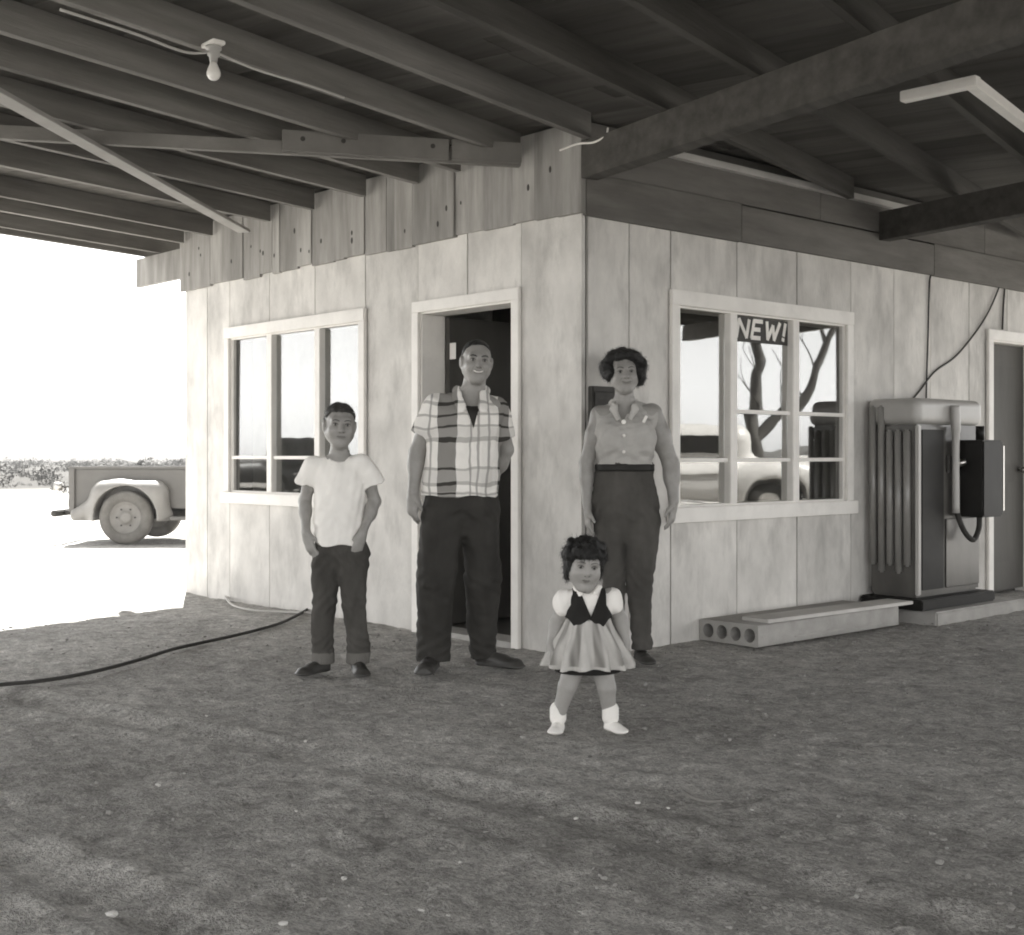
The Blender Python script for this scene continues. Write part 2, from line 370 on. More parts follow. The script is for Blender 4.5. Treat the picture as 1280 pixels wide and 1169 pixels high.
    def cut(s, fn):
        ax = [s.lo[i] + s.h * np.arange(s.n[i]) for i in range(3)]
        X, Y, Z = np.meshgrid(*ax, indexing='ij', sparse=True)
        s.D = np.maximum(s.D, fn(X, Y, Z).astype(np.float32))
    def wrinkle(s, amp, freq, seed, stretch=(1, 1, 1)):
        g = np.random.default_rng(seed)
        ax = [s.lo[i] + s.h * np.arange(s.n[i]) for i in range(3)]
        X, Y, Z = np.meshgrid(*ax, indexing='ij', sparse=True)
        tot = 0
        for i in range(4):
            d = g.normal(size=3) * np.array(stretch); d /= np.linalg.norm(d); f = freq * (0.6 + 0.5 * i); e = g.normal(size=3) * freq * 0.25
            tot = tot + np.sin(f * (d[0] * X + d[1] * Y + d[2] * Z) + g.uniform(0, 6) + 1.6 * np.sin(e[0] * X + e[1] * Y + e[2] * Z + g.uniform(0, 6))) / (1 + 0.5 * i)
        s.D = s.D + (amp * tot).astype(np.float32)
    def folds(s, zc, zw, amp, freq, seed, slant=.5):
        g = np.random.default_rng(seed); ax = [s.lo[i] + s.h * np.arange(s.n[i]) for i in range(3)]
        X, Y, Z = np.meshgrid(*ax, indexing='ij', sparse=True); a = g.uniform(0, 6, 4)
        w = np.exp(-((Z - zc) / zw) ** 2)
        s.D = s.D + (amp * w * np.sin(freq * (Z + slant * np.abs(X) * .6 + .015 * np.sin(31 * X + a[0]) + .02 * np.sin(24 * Y + a[1])) + a[2])).astype(np.float32)
    def probe(s, p, d, far=.2):
        p = np.array(p, float); d = np.array(d, float)
        for i in range(int(far / .001)):
            q = p + d * i * .001; k = np.round((q - s.lo) / s.h).astype(int)
            k0 = np.clip(np.floor((q - s.lo) / s.h).astype(int), 0, s.n - 2); f = (q - s.lo) / s.h - k0; v = 0
            for a in (0, 1):
                for b in (0, 1):
                    for c in (0, 1): v += s.D[k0[0] + a, k0[1] + b, k0[2] + c] * (f[0] if a else 1 - f[0]) * (f[1] if b else 1 - f[1]) * (f[2] if c else 1 - f[2])
            if v < 0: return q
        return p
    def mesh(s, name, tint=None):
        D = s.D; D[0], D[-1] = 0.2, 0.2; D[:, 0], D[:, -1] = 0.2, 0.2; D[:, :, 0], D[:, :, -1] = 0.2, 0.2
        ins = D < 0; nx, ny, nz = D.shape
        cnt = np.zeros((nx - 1, ny - 1, nz - 1), np.int8)
        cs = [(i, j, k) for i in (0, 1) for j in (0, 1) for k in (0, 1)]
        def cor(A, c): return A[c[0]:nx - 1 + c[0], c[1]:ny - 1 + c[1], c[2]:nz - 1 + c[2]]
        for c in cs: cnt += cor(ins, c)
        mask = (cnt > 0) & (cnt < 8); idx = np.argwhere(mask)
        vid = np.full(mask.shape, -1, np.int64); vid[mask] = np.arange(len(idx))
        val = {c: cor(D, c)[mask] for c in cs}
        acc = np.zeros((len(idx), 3)); num = np.zeros(len(idx))
        for a in cs:
            for axn in range(3):
                if a[axn] == 0:
                    b = list(a); b[axn] = 1; b = tuple(b); va, vb = val[a], val[b]; cr = (va < 0) != (vb < 0)
                    t = np.where(cr, va / np.where(va == vb, 1, va - vb), 0); p = np.tile(np.array(a, float), (len(idx), 1)); p[:, axn] = t
                    acc[cr] += p[cr]; num[cr] += 1
        Vt = (idx + acc / num[:, None]) * s.h + s.lo
        quads = []
        for axn in range(3):
            A = ins[tuple(slice(0, -1) if i == axn else slice(None) for i in range(3))]; B = ins[tuple(slice(1, None) if i == axn else slice(None) for i in range(3))]
            e = np.argwhere(A != B); o1, o2 = (axn + 1) % 3, (axn + 2) % 3
            e = e[(e[:, o1] > 0) & (e[:, o2] > 0) & (e[:, o1] < D.shape[o1] - 1) & (e[:, o2] < D.shape[o2] - 1)]
            fl = A[tuple(e.T)]
            def cell(d1, d2):
                q = e.copy(); q[:, o1] += d1; q[:, o2] += d2; return vid[tuple(q.T)]
            q = np.stack([cell(-1, -1), cell(0, -1), cell(0, 0), cell(-1, 0)], 1)
            q[~fl] = q[~fl][:, ::-1]; quads.append(q)
        Q = np.concatenate(quads); Q = Q[(Q >= 0).all(1)]
        me = bpy.data.meshes.new(name)
        me.vertices.add(len(Vt)); me.vertices.foreach_set('co', Vt.astype(np.float32).ravel())
        me.loops.add(Q.size); me.loops.foreach_set('vertex_index', Q.astype(np.int32).ravel())
        me.polygons.add(len(Q)); me.polygons.foreach_set('loop_start', np.arange(0, Q.size, 4, dtype=np.int32))
        me.polygons.foreach_set('use_smooth', np.ones(len(Q), bool))
        me.update(calc_edges=True); me.validate()
        if tint is not None:
            at = me.attributes.new('tint', 'FLOAT', 'POINT'); at.data.foreach_set('value', np.asarray(tint(Vt), np.float32))
        return me

def vnoise(X, Y, freq, seed):
    g = np.random.default_rng(seed); T = g.random((256, 256))
    x = X * freq; y = Y * freq; xi = np.floor(x).astype(int); yi = np.floor(y).astype(int); fx = x - xi; fy = y - yi
    fx = fx * fx * (3 - 2 * fx); fy = fy * fy * (3 - 2 * fy)
    a = T[xi % 256, yi % 256]; b = T[(xi + 1) % 256, yi % 256]; c = T[xi % 256, (yi + 1) % 256]; d = T[(xi + 1) % 256, (yi + 1) % 256]
    return (a * (1 - fx) + b * fx) * (1 - fy) + (c * (1 - fx) + d * fx) * fy - 0.5

# ------------------------------------------------------------------ ground
def make_ground():
    def axis(lo, hi, step, far):
        core = np.arange(lo, hi + step / 2, step); e = np.geomspace(step, far, 70); e = np.cumsum(np.diff(np.concatenate([[0], e])))
        return np.concatenate([(lo - e)[::-1], core, hi + e])
    xs = axis(-5.0, 5.6, 0.026, 3500); ys = axis(-5.6, 5.0, 0.026, 3500)
    X, Y = np.meshgrid(xs, ys, indexing='ij')
    fade = np.clip(1 - (np.maximum(np.abs(X) - 6, np.abs(Y) - 6)) / 12, 0, 1)
    Z = 0.035 * vnoise(X, Y, 0.9, 1) + 0.022 * vnoise(X, Y, 2.6, 2) + 0.018 * vnoise(X, Y, 6.5, 3) + 0.016 * vnoise(X, Y, 14, 4) + 0.010 * vnoise(X, Y, 30, 5)
    lump = np.clip(vnoise(X, Y, 11, 6) - 0.22, 0, 1) * 0.07 + np.clip(vnoise(X, Y, 21, 8) - 0.28, 0, 1) * 0.05
    near = np.clip((X * 0.745 - Y * 0.667) / 5.0, 0.12, 1.0)
    Z = (Z * (0.45 + 0.55 * near) + lump * near * 1.1) * fade - 0.012
    for off in (-2.62, -3.98):                            # shallow tyre ruts across the forecourt
        dd = Y - (off + .10 * X + .12 * np.sin(X * .8)) ; Z = Z + fade * (X > -3.5) * (-.020 * np.exp(-(dd / .085) ** 2) + .011 * np.exp(-((np.abs(dd) - .15) / .05) ** 2)) * (.6 + .8 * (vnoise(X, Y, 1.7, 14) + .5))
    far = np.sqrt(X ** 2 + Y ** 2)
    Z = Z + np.where(far > 30, 0.5 * vnoise(X, Y, 0.03, 9) * np.clip((far - 30) / 80, 0, 1), 0) * 0.6
    nx, ny = X.shape; Vt = np.stack([X, Y, Z], -1).reshape(-1, 3)
    I = np.arange(nx * ny).reshape(nx, ny)
    Q = np.stack([I[:-1, :-1], I[1:, :-1], I[1:, 1:], I[:-1, 1:]], -1).reshape(-1, 4)
    me = bpy.data.meshes.new('ground'); me.vertices.add(len(Vt)); me.vertices.foreach_set('co', Vt.astype(np.float32).ravel())
    me.loops.add(Q.size); me.loops.foreach_set('vertex_index', Q.astype(np.int32).ravel())
    me.polygons.add(len(Q)); me.polygons.foreach_set('loop_start', np.arange(0, Q.size, 4, dtype=np.int32)); me.polygons.foreach_set('use_smooth', np.ones(len(Q), bool))
    me.update(calc_edges=True)
    R_ = np.sqrt((X + 2) ** 2 + (Y - 2) ** 2) + 9 * vnoise(X, Y, .09, 21) + 5 * vnoise(X, Y, .3, 22)
    at = me.attributes.new('scrubland', 'FLOAT', 'POINT'); at.data.foreach_set('value', np.clip((R_ - 24) / 9, 0, 1).astype(np.float32).ravel())
    tag(link('ground', me, M['dirt']), kind='structure')
make_ground()

# ------------------------------------------------------------------ the store building
WL, WD, WH = 4.62, 6.2, 2.97
store = tag(empty('store_building'), 'small whitewashed plank store with white framed windows and open dark doorway', 'building')
# openings: (u0, u1, z0, z1) along each wall
OL = [(-3.83, -2.13, 0.85, 2.03), (-1.44, -0.545, -1, 2.04)]
OR = [(0.775, 2.50, 0.82, 2.02), (4.55, 5.30, -1, 2.04)]
def grid_cells(us, zs, ops):
    for u0, u1 in zip(us, us[1:]):
        for z0, z1 in zip(zs, zs[1:]):
            um, zm = (u0 + u1) / 2, (z0 + z1) / 2
            if not any(a < um < b and c < zm < d for a, b, c, d in ops): yield u0, u1, z0, z1
def panels(side, joints, z1, ops):
    cuts = sorted({e for o in ops for e in o[:2]})
    zs = sorted({-0.08, z1} | {e for o in ops for e in o[2:] if -0.08 < e < z1})
    for i, (a, b) in enumerate(zip(joints, joints[1:])):
        g = 0.0035 + 0.002 * random.random()
        us = [a + g] + [c for c in cuts if a + g < c < b - g] + [b - g]
        t = 0.022 + random.uniform(-.003, .003)
        cells = list(grid_cells(us, zs, ops)); groups = []
        for c in cells:                                  # cells that touch belong to one sheet
            hit = [g_ for g_ in groups if any((abs(c[0] - q[1]) < 1e-6 or abs(c[1] - q[0]) < 1e-6) and min(c[3], q[3]) - max(c[2], q[2]) > 1e-6 or
                   (abs(c[2] - q[3]) < 1e-6 or abs(c[3] - q[2]) < 1e-6) and min(c[1], q[1]) - max(c[0], q[0]) > 1e-6 for q in g_)]
            groups = [g_ for g_ in groups if g_ not in hit] + [sum(hit, []) + [c]]
        for g_ in groups:
            bm = bmesh.new()
            for u0, u1, za, zb in g_:
                if side == 'L': add_box(bm, u0, u1, -t, 0.004, za, zb)
                else: add_box(bm, -0.004, t, u0, u1, za, zb)
            bmesh.ops.remove_doubles(bm, verts=bm.verts, dist=1e-5)
            bm_obj('wall_panel', bm, M['panel'], store)
jl = [-4.62, -4.25, -3.89, -3.296, -2.678, -2.06, -1.475, -0.977, -0.486, 0.022]
jr = [0.022, 0.36, 0.722, 1.351, 1.98, 2.604, 3.15, 3.652, 4.22, 4.82, 5.42, 6.2]
panels('L', jl, 2.50, OL); panels('R', jr, 2.48, OR)
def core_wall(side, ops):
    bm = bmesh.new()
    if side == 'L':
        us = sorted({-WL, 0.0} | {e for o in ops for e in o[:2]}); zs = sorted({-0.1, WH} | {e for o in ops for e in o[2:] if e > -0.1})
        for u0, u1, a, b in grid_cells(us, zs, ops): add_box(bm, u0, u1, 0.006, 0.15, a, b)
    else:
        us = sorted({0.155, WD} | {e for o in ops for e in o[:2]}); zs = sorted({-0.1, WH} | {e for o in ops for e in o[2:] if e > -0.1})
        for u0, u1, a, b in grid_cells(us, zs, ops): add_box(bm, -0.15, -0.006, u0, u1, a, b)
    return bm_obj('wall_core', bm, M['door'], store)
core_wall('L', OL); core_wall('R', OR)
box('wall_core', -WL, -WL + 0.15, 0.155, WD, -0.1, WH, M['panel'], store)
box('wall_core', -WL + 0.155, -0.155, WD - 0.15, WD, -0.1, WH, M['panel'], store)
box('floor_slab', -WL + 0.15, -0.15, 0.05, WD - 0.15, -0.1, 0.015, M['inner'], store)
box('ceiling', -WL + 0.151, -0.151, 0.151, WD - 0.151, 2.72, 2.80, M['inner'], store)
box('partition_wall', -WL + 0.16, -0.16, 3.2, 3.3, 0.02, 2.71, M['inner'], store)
# rough vertical fascia boards over the left wall
x = -4.66
while x < -0.16:
    w = random.choice((0.10, 0.14, 0.19, 0.24, 0.27)); x1 = min(x + w, -0.16)
    if x1 - x < 0.06: x1 = x + 0.06
    bm = bmesh.new(); t = random.uniform(0.020, 0.034)
    add_box(bm, x + .0015, x1 - .0015, -0.024 - t, -0.0245, 2.478 + random.uniform(-.012, .012), 2.985)
    b_ = bm_obj('fascia_board', bm, M['fascia'], store)
    for _ in range(random.choice((0, 1, 1, 2))):       # knots and nail holes
        kx = random.uniform(x + .02, x1 - .02); kz = random.uniform(2.54, 2.80); kr = random.uniform(.008, .016)
        kb = bmesh.new(); add_cyl(kb, (kx, -0.0235 - t, kz), (kx, -0.0265 - t, kz), kr, kr * .8, 10)
        bmesh.ops.scale(kb, vec=(0.75, 1, 1.5), verts=kb.verts, space=Matrix.Translation((-kx, 0, -kz)))
        bm_obj('knot', kb, M['iron'], b_)
    x = x1
box('corner_board', -0.157, 0.052, -0.062, -0.026, 2.475, 2.99, M['fascia'], store)
# ledger over the right wall
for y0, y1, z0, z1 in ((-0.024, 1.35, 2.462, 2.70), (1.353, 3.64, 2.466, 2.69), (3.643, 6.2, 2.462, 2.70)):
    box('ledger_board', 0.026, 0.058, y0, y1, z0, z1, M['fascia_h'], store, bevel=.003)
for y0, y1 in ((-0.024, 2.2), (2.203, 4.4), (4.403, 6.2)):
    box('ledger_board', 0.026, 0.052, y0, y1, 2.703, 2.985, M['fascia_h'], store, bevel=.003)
box('ledger_strip', 0.053, 0.095, 0.6, 3.3, 2.885, 2.925, M['light_wood'], store)
# header beam stub sticking out past the left end
box('header_beam', -5.55, -4.665, -0.01, 0.04, 2.60, 2.845, M['fascia'], store)

def window(side, u0, u1, z0, z1, ml, mu, tw, name='window'):
    """u0..z1: the outer edge of the casing; ml: mullion positions; mu: muntins as (z, first bay, last bay)"""
    def bx(bm, a, b, c, d, p0, p1, bevel=.004):
        if side == 'L': add_box(bm, a, b, -p1, -p0, c, d, bevel=bevel)
        else: add_box(bm, p0, p1, a, b, c, d, bevel=bevel)
    root = empty(name, (0, 0, 0), 0, store)
    bm = bmesh.new(); bx(bm, u0, u1, z1 - tw, z1, .026, .056); bm_obj('casing', bm, M['trim'], root)
    bm = bmesh.new(); bx(bm, u0, u0 + tw * .85, z0 + tw, z1 - tw - .001, .026, .052); bm_obj('casing', bm, M['trim'], root)
    bm = bmesh.new(); bx(bm, u1 - tw * .85, u1, z0 + tw, z1 - tw - .001, .026, .052); bm_obj('casing', bm, M['trim'], root)
    bm = bmesh.new(); bx(bm, u0 - .02, u1 + .02, z0, z0 + tw - .001, .026, .075); bm_obj('sill', bm, M['trim'], root)
    a, b, c, d = u0 + tw * .85, u1 - tw * .85, z0 + tw, z1 - tw
    bm = bmesh.new()                                  # inner frame reveal
    for q in ((a - .03, a + .012, c, d), (b - .012, b + .03, c, d), (a + .0125, b - .0125, c - .01, c + .012), (a + .0125, b - .0125, d - .012, d + .01)): bx(bm, *q, -.145, .0255, 0)
    bm_obj('inner_frame', bm, M['trim'], root)
    edges = [a + .012] + [e for m_ in ml for e in (m_ - .036, m_ + .036)] + [b - .012]
    for m_ in ml:
        bm = bmesh.new(); bx(bm, m_ - .035, m_ + .035, c + .013, d - .013, -.05, .048); bm_obj('mullion', bm, M['trim'], root)
    for i in range(len(ml) + 1):
        e0, e1 = edges[2 * i], edges[2 * i + 1]
        zs = [c + .013] + [z for z, f, l in mu if f <= i <= l] + [d - .013]
        for z in zs[1:-1]:
            bm = bmesh.new(); bx(bm, e0 + .001, e1 - .001, z - .012, z + .012, -.02, .030, .002); bm_obj('muntin', bm, M['trim'], root)
        for q0, q1 in zip(zs, zs[1:]):
            bm = bmesh.new(); bx(bm, e0 + .001, e1 - .001, q0 + .001, q1 - .001, -.002, .002, 0)
            o = bm_obj('pane', bm, M['glass'], root)
            # each old pane sits a little out of true, so its reflection breaks from its neighbour's
            cu, cq = (e0 + e1) / 2, (q0 + q1) / 2
            piv = Vector((cu, 0, cq)) if side == 'L' else Vector((0, cu, cq))
            o.data.transform(Matrix.Translation(-piv)); o.location = piv
            o.rotation_euler = (random.uniform(-.006, .006), random.uniform(-.006, .006), random.uniform(-.008, .008))
window('L', -3.93, -2.035, 0.752, 2.12, [-3.262, -2.617], [(1.106, 0, 2)], 0.085)
window('R', 0.700, 2.60, 0.722, 2.112, [1.288, 1.938], [(1.094, 0, 2), (1.40, 1, 2)], 0.090)

def door_casing(side, u0, u1, z1, tw):
    root = empty('door_frame', (0, 0, 0), 0, store)
    def bx(bm, a, b, c, d, p0, p1, bevel=.004):
        if side == 'L': add_box(bm, a, b, -p1, -p0, c, d, bevel=bevel)
        else: add_box(bm, p0, p1, a, b, c, d, bevel=bevel)
    for q in ((u0, u0 + tw, -.05, z1 - tw - .001), (u1 - tw, u1, -.05, z1 - tw - .001), (u0, u1, z1 - tw, z1)):
        bm = bmesh.new(); bx(bm, *q, .026, .052); bm_obj('casing', bm, M['trim'], root)
    for q in ((u0 + tw - .012, u0 + tw + .012, -.05, z1 - tw - .012), (u1 - tw - .012, u1 - tw + .012, -.05, z1 - tw - .012), (u0 + tw - .012, u1 - tw + .012, z1 - tw - .011, z1 - tw + .012)):
        bm = bmesh.new(); bx(bm, *q, -.16, .0255, 0); bm_obj('jamb', bm, M['trim'], root)
    return root
door_casing('L', -1.51, -0.478, 2.11, 0.07)
door_casing('R', 4.47, 5.38, 2.12, 0.08)
d = empty('door', (0, 0, 0), 0, store)
box('door_leaf', -1.425, -1.385, 0.165, 0.99, 0.03, 2.02, M['door'], d)
bm = bmesh.new(); add_cyl(bm, (-1.384, .92, 1.0), (-1.35, .92, 1.0), .012); add_cyl(bm, (-1.35, .92, 1.0), (-1.32, .92, 1.0), .028, .024)
bm_obj('knob', bm, M['chrome'], d, smooth=True)
for z in (.3, 1.75): box('hinge', -1.384, -1.378, .17, .20, z, z + .1, M['chrome'], d)
d = empty('door', (0, 0, 0), 0, store)
box('door_leaf', -0.12, -0.075, 4.567, 5.283, 0.02, 2.025, M['door'], d)
for z0, z1 in ((.25, .9), (1.05, 1.85)): box('door_inset', -0.0745, -0.066, 4.68, 5.17, z0, z1, M['door'], d, bevel=.004)
bm = bmesh.new(); add_cyl(bm, (-.074, 5.2, 1.0), (-.04, 5.2, 1.0), .012); add_cyl(bm, (-.04, 5.2, 1.0), (-.012, 5.2, 1.0), .028, .024)
bm_obj('knob', bm, M['chrome'], d, smooth=True)
box('door_sill', -1.50, -0.49, -0.05, 0.149, -0.06, 0.02, M['concrete'], store)
# stud and card seen just inside the doorway
tag(box('notice_card', -1.374, -1.315, 0.158, 0.163, 1.745, 1.85, M['trim']), 'small white card pinned up inside the dark doorway', 'card')
# lettering on the right window; dark backing stands in for the canopy's reflection
pb = empty('window_lettering', (0.007, 1.615, 1.93)); tag(pb, 'slanted white letters NEW and an exclamation mark on a dark sheet painted as canopy reflection', 'poster')
box('card', -0.003, 0, -0.283, 0.283, -0.085, 0.072, M['iron'], pb)  # dark sheet added where the glass mirrors the canopy
def letters():
    st = {'N': [((0, 0), (0, 1)), ((0, 1), (.6, 0)), ((.6, 0), (.6, 1))], 'E': [((0, 0), (0, 1)), ((0, 1), (.5, 1)), ((0, .5), (.42, .5)), ((0, 0), (.5, 0))],
          'W': [((0, 1), (.2, 0)), ((.2, 0), (.4, .8)), ((.4, .8), (.6, 0)), ((.6, 0), (.8, 1))], '!': [((.1, .3), (.1, 1)), ((.1, 0), (.1, .1))]}
    y = -0.255; h = 0.108
    for ch, adv in (('N', .85), ('E', .75), ('W', 1.0), ('!', .4)):
        bm = bmesh.new()
        for i, (a, b) in enumerate(st[ch]):
            p = [Vector((.002 + .0004 * i, y + (q[0] * 1.55 + .25 * q[1]) * h, -0.055 + q[1] * h)) for q in (a, b)]
            dd = (p[1] - p[0]); p[0] = p[0] - dd.normalized() * .006; p[1] = p[1] + dd.normalized() * .006; p[1].x = p[0].x
            add_bar(bm, p[0], p[1], .027, .003, up=(1, 0, 0))
        bm_obj('letter', bm, M['trim'], pb); y += adv * h * 1.66
letters()
# dark box screwed to the corner of the right wall
mb = empty('meter_box', (0.024, 0.10, 1.24)); tag(mb, 'dark metal box fixed to the white corner wall behind the woman', 'box')
box('case', 0, 0.045, -0.085, 0.10, 0, 0.272, M['iron'], mb, bevel=.006)
box('lid', 0.0455, 0.052, -0.078, 0.093, 0.02, 0.24, M['iron'], mb, bevel=.004)

# ------------------------------------------------------------------ canopy (turned 14 degrees to the store)
CA = D2R(14); RB, RT = 2.86, 3.0
canopy = tag(empty('canopy', (0, 0, 0), CA), 'dark timber canopy roof of open rafters over the dirt forecourt', 'canopy')
tan = math.tan(CA)
FRONT = -6.4
def rafter(t, y0, y1, z0=RB, w=0.045):
    L = y1 - y0
    bm = bmesh.new(); add_box(bm, -w / 2, w / 2, -L / 2, L / 2, 0, RT - z0)
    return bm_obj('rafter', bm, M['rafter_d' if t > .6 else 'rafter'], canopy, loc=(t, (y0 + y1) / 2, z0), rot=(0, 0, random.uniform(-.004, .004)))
for xe in (-0.47, -1.0, -1.44, -2.01, -2.65, -3.24, -4.08, -4.56):
    t = xe / 1.0306; rafter(t, FRONT + .02, -t * tan - 0.085 + random.uniform(-.01, .01))
for t in (-5.0, -5.27): rafter(t, FRONT + .02, 6.4)
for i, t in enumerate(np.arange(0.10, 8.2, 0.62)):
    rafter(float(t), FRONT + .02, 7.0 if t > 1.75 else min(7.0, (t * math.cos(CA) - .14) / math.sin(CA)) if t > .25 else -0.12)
def cbox(name, x0, x1, y0, y1, z0, z1, m, bevel=0.004, **k): return box(name, x0, x1, y0, y1, z0, z1, m, canopy, bevel, **k)
cbox('girder', -5.3, 8.2, FRONT + .06, FRONT + .17, 2.66, RB - .002, M['rafter'])
cbox('girder', 1.75, 8.2, 6.6, 6.71, 2.66, RB - .002, M['rafter'])
y = FRONT
i = 0
while y < 7.2:                                           # roof boards on top of the rafters
    w = 0.235; xm = 0.55 + random.uniform(-.25, .25)
    cbox('deck_board', -5.42 + random.uniform(-.01, .01), xm - .002, y, y + w - .004, RT + .003, RT + .026, M['deck'], 0)
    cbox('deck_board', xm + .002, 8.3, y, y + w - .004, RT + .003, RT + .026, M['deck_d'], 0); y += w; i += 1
cbox('roof_felt', -5.45, 8.33, FRONT - .03, 7.25, RT + .03, RT + .042, M['iron'], 0)
# posts outside the picture
for px_, py_ in ((-5.2, FRONT + .115), (4.7, FRONT + .115), (8.1, FRONT + .115), (8.1, 1.2)):
    cbox('post', px_ - .06, px_ + .06, py_ - .055, py_ + .055, -0.1, 2.658, M['rafter'])
cinv = Matrix.Rotation(-CA, 4, 'Z')
def cbar(name, a, b, w, h, m, **k):
    bm = bmesh.new(); add_bar(bm, cinv @ Vector(a), cinv @ Vector(b), w, h, bevel=.003); return bm_obj(name, bm, m, canopy)
gd = Vector((.975, -.19, 0)).normalized()
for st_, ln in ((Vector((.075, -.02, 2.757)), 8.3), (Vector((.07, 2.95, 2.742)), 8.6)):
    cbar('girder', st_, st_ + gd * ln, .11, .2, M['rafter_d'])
# flat diagonal brace nailed under the rafters
a_ = gp(-60, 86, 2.757); b_ = gp(305, 289, 2.757)
cbar('diagonal_brace', a_, b_, 0.098, 0.022, M['brace'])
# tie beam with lighter splice boards
a_ = gp(-60, 171, 2.772); b_ = gp(650, 209, 2.772)
cbar('tie_beam', a_ + Vector((0, 0, .035)), b_ + Vector((0, 0, .035)), 0.05, 0.07, M['tie'])
dirv = (b_ - a_).normalized(); nrm = Vector((dirv.y, -dirv.x, 0)); 
if nrm.dot(FWD) > 0: nrm = -nrm
L_ = (b_ - a_).length
def on_tie(px):                                          # point of the tie beam under a pixel column
    lo, hi = 0.0, 1.0
    for _ in range(40):
        m_ = (lo + hi) / 2; p = a_.lerp(b_, m_); rel = p - CAM_POS; X = rel.x * U[0] + rel.y * V[0]; Z = rel.x * U[1] + rel.y * V[1]
        if CX + F_PX * X / Z < px: lo = m_
        else: hi = m_
    return a_.lerp(b_, lo)
for p0, p1, zz in ((352, 559, .078), (563, 649, .080)):
    A, B = on_tie(p0) + nrm * .044, on_tie(p1) + nrm * .044
    sb = cbar('splice_board', A + Vector((0, 0, zz - .012)), B + Vector((0, 0, zz - .012)), 0.03, 0.115, M['tie'])
    if p0 < 400:
        for f in (.12, .36, .9):
            c_ = A.lerp(B, f) + Vector((0, 0, zz)); bm = bmesh.new()
            add_cyl(bm, cinv @ (c_ + nrm * .013), cinv @ (c_ + nrm * .019), .014, .013, 10); bm_obj('bolt_head', bm, M['iron'], sb)
# white angled strip fixed under the far part of the canopy
la = empty('angled_ceiling_strip', gp(1215, 95, 2.86)); tag(la, 'white painted L-shaped strip fixed under the dark canopy ceiling', 'strip')
p1, p0, p2 = (gp(1128, 122, 2.83) - la.location), Vector((0, 0, -.03)), (gp(1330, 192, 2.83) - la.location)
p1.z = p2.z = p0.z
bm = bmesh.new(); add_bar(bm, p1, p0 + (p0 - p1).normalized() * .03, .055, .05, bevel=.004); bm_obj('short_arm', bm, M['trim'], la)
bm = bmesh.new(); add_bar(bm, p0 - (p2 - p0).normalized() * .0 + Vector((0, 0, -.002)), p2 + Vector((0, 0, -.002)), .06, .05, bevel=.004); bm_obj('long_arm', bm, M['trim'], la)

# light bulb, socket and slack wire under a rafter
bp_ = gp(267, 66, 2.83)
lb = empty('light_bulb', bp_); tag(lb, 'bare white light bulb hanging in a socket from a roof rafter', 'light bulb')
bm = bmesh.new(); lathe(bm, [(.0001, -.062), (.012, -.061), (.022, -.054), (.029, -.042), (.030, -.030), (.025, -.014), (.017, .004), (.0135, .014), (.0001, .014)], 24, Matrix.Translation((0, 0, -.055)))
bm_obj('glass_bulb', bm, M['bulb'], lb, smooth=True)
bm = bmesh.new(); lathe(bm, [(.0001, -.04), (.016, -.04), (.018, -.02), (.026, -.012), (.026, .012), (.034, .014), (.034, .026), (.0001, .026)], 24); bm_obj('socket', bm, M['enamel'], lb, smooth=True)
box('mounting_block', -.06, .05, -.03, .03, .0265, .045, M['trim'], lb, bevel=.004)
w0 = gp(75, 12, 2.85) - bp_; bm = bmesh.new()
add_tube(bm, smooth_path([w0, w0 * .55 + Vector((0, 0, -.012)), w0 * .2 + Vector((0, 0, -.03)), (0, 0, .006)], 10), .006); bm_obj('wire', bm, M['light_wood'], lb, smooth=True)
w1 = gp(430, 122, 2.852) - bp_; bm = bmesh.new()
add_tube(bm, smooth_path([(0, 0, .006), w1 * .3 + Vector((0, 0, -.01)), w1 * .7 + Vector((0, 0, .0)), w1], 10), .005); bm_obj('wire', bm, M['light_wood'], lb, smooth=True)
# loose curled wire at the corner post
def wallpt_cam(px, py, y):                              # pixel on the plane y = const in world
    dx = (px - CX) / F_PX; ray = Vector((U[0] * dx + U[1], V[0] * dx + V[1], -(py - HY) / F_PX)); t = (y - CAM_POS.y) / ray.y; return CAM_POS + ray * t
def wallpt_x(px, py, x):
    dx = (px - CX) / F_PX; ray = Vector((U[0] * dx + U[1], V[0] * dx + V[1], -(py - HY) / F_PX)); t = (x - CAM_POS.x) / ray.x; return CAM_POS + ray * t
cw = [wallpt_cam(700, 188, -.07), wallpt_cam(722, 180, -.075), wallpt_cam(742, 178, -.10), wallpt_cam(757, 170, -.11), wallpt_cam(760, 160, -.10)]
bm = bmesh.new(); o0 = cw[0].copy(); add_tube(bm, smooth_path([p - o0 for p in cw], 10), .006)
tag(bm_obj('loose_wire', bm, M['trim'], smooth=True, loc=o0), 'loose pale wire curling off the corner board under the canopy', 'wire')
# cables on the right wall
for pts, lab in (([(1167, 342), (1162, 352), (1160, 420), (1158, 485), (1157, 560)], 'thin dark cable running straight down the white wall beside the pump'),
                 ([(1250, 356), (1238, 385), (1222, 412), (1195, 445), (1168, 465), (1150, 488), (1140, 500)], 'slack dark cable sagging diagonally across the wall to the pump top')):
    P = [wallpt_x(px, py, .036) for px, py in pts]; bm = bmesh.new(); o0 = P[0].copy(); add_tube(bm, smooth_path([p - o0 for p in P], 8), .007)
    tag(bm_obj('cable', bm, M['iron'], smooth=True, loc=o0), lab, 'cable')
P = [wallpt_x(px, py, .034) for px, py in ((1256, 356), (1254, 385), (1253, 412))]; bm = bmesh.new(); o0 = P[0].copy(); add_tube(bm, [p - o0 for p in P], .008)
tag(bm_obj('cable', bm, M['iron'], smooth=True, loc=o0), 'short dark cable dropping straight to the top of the far door frame', 'cable')
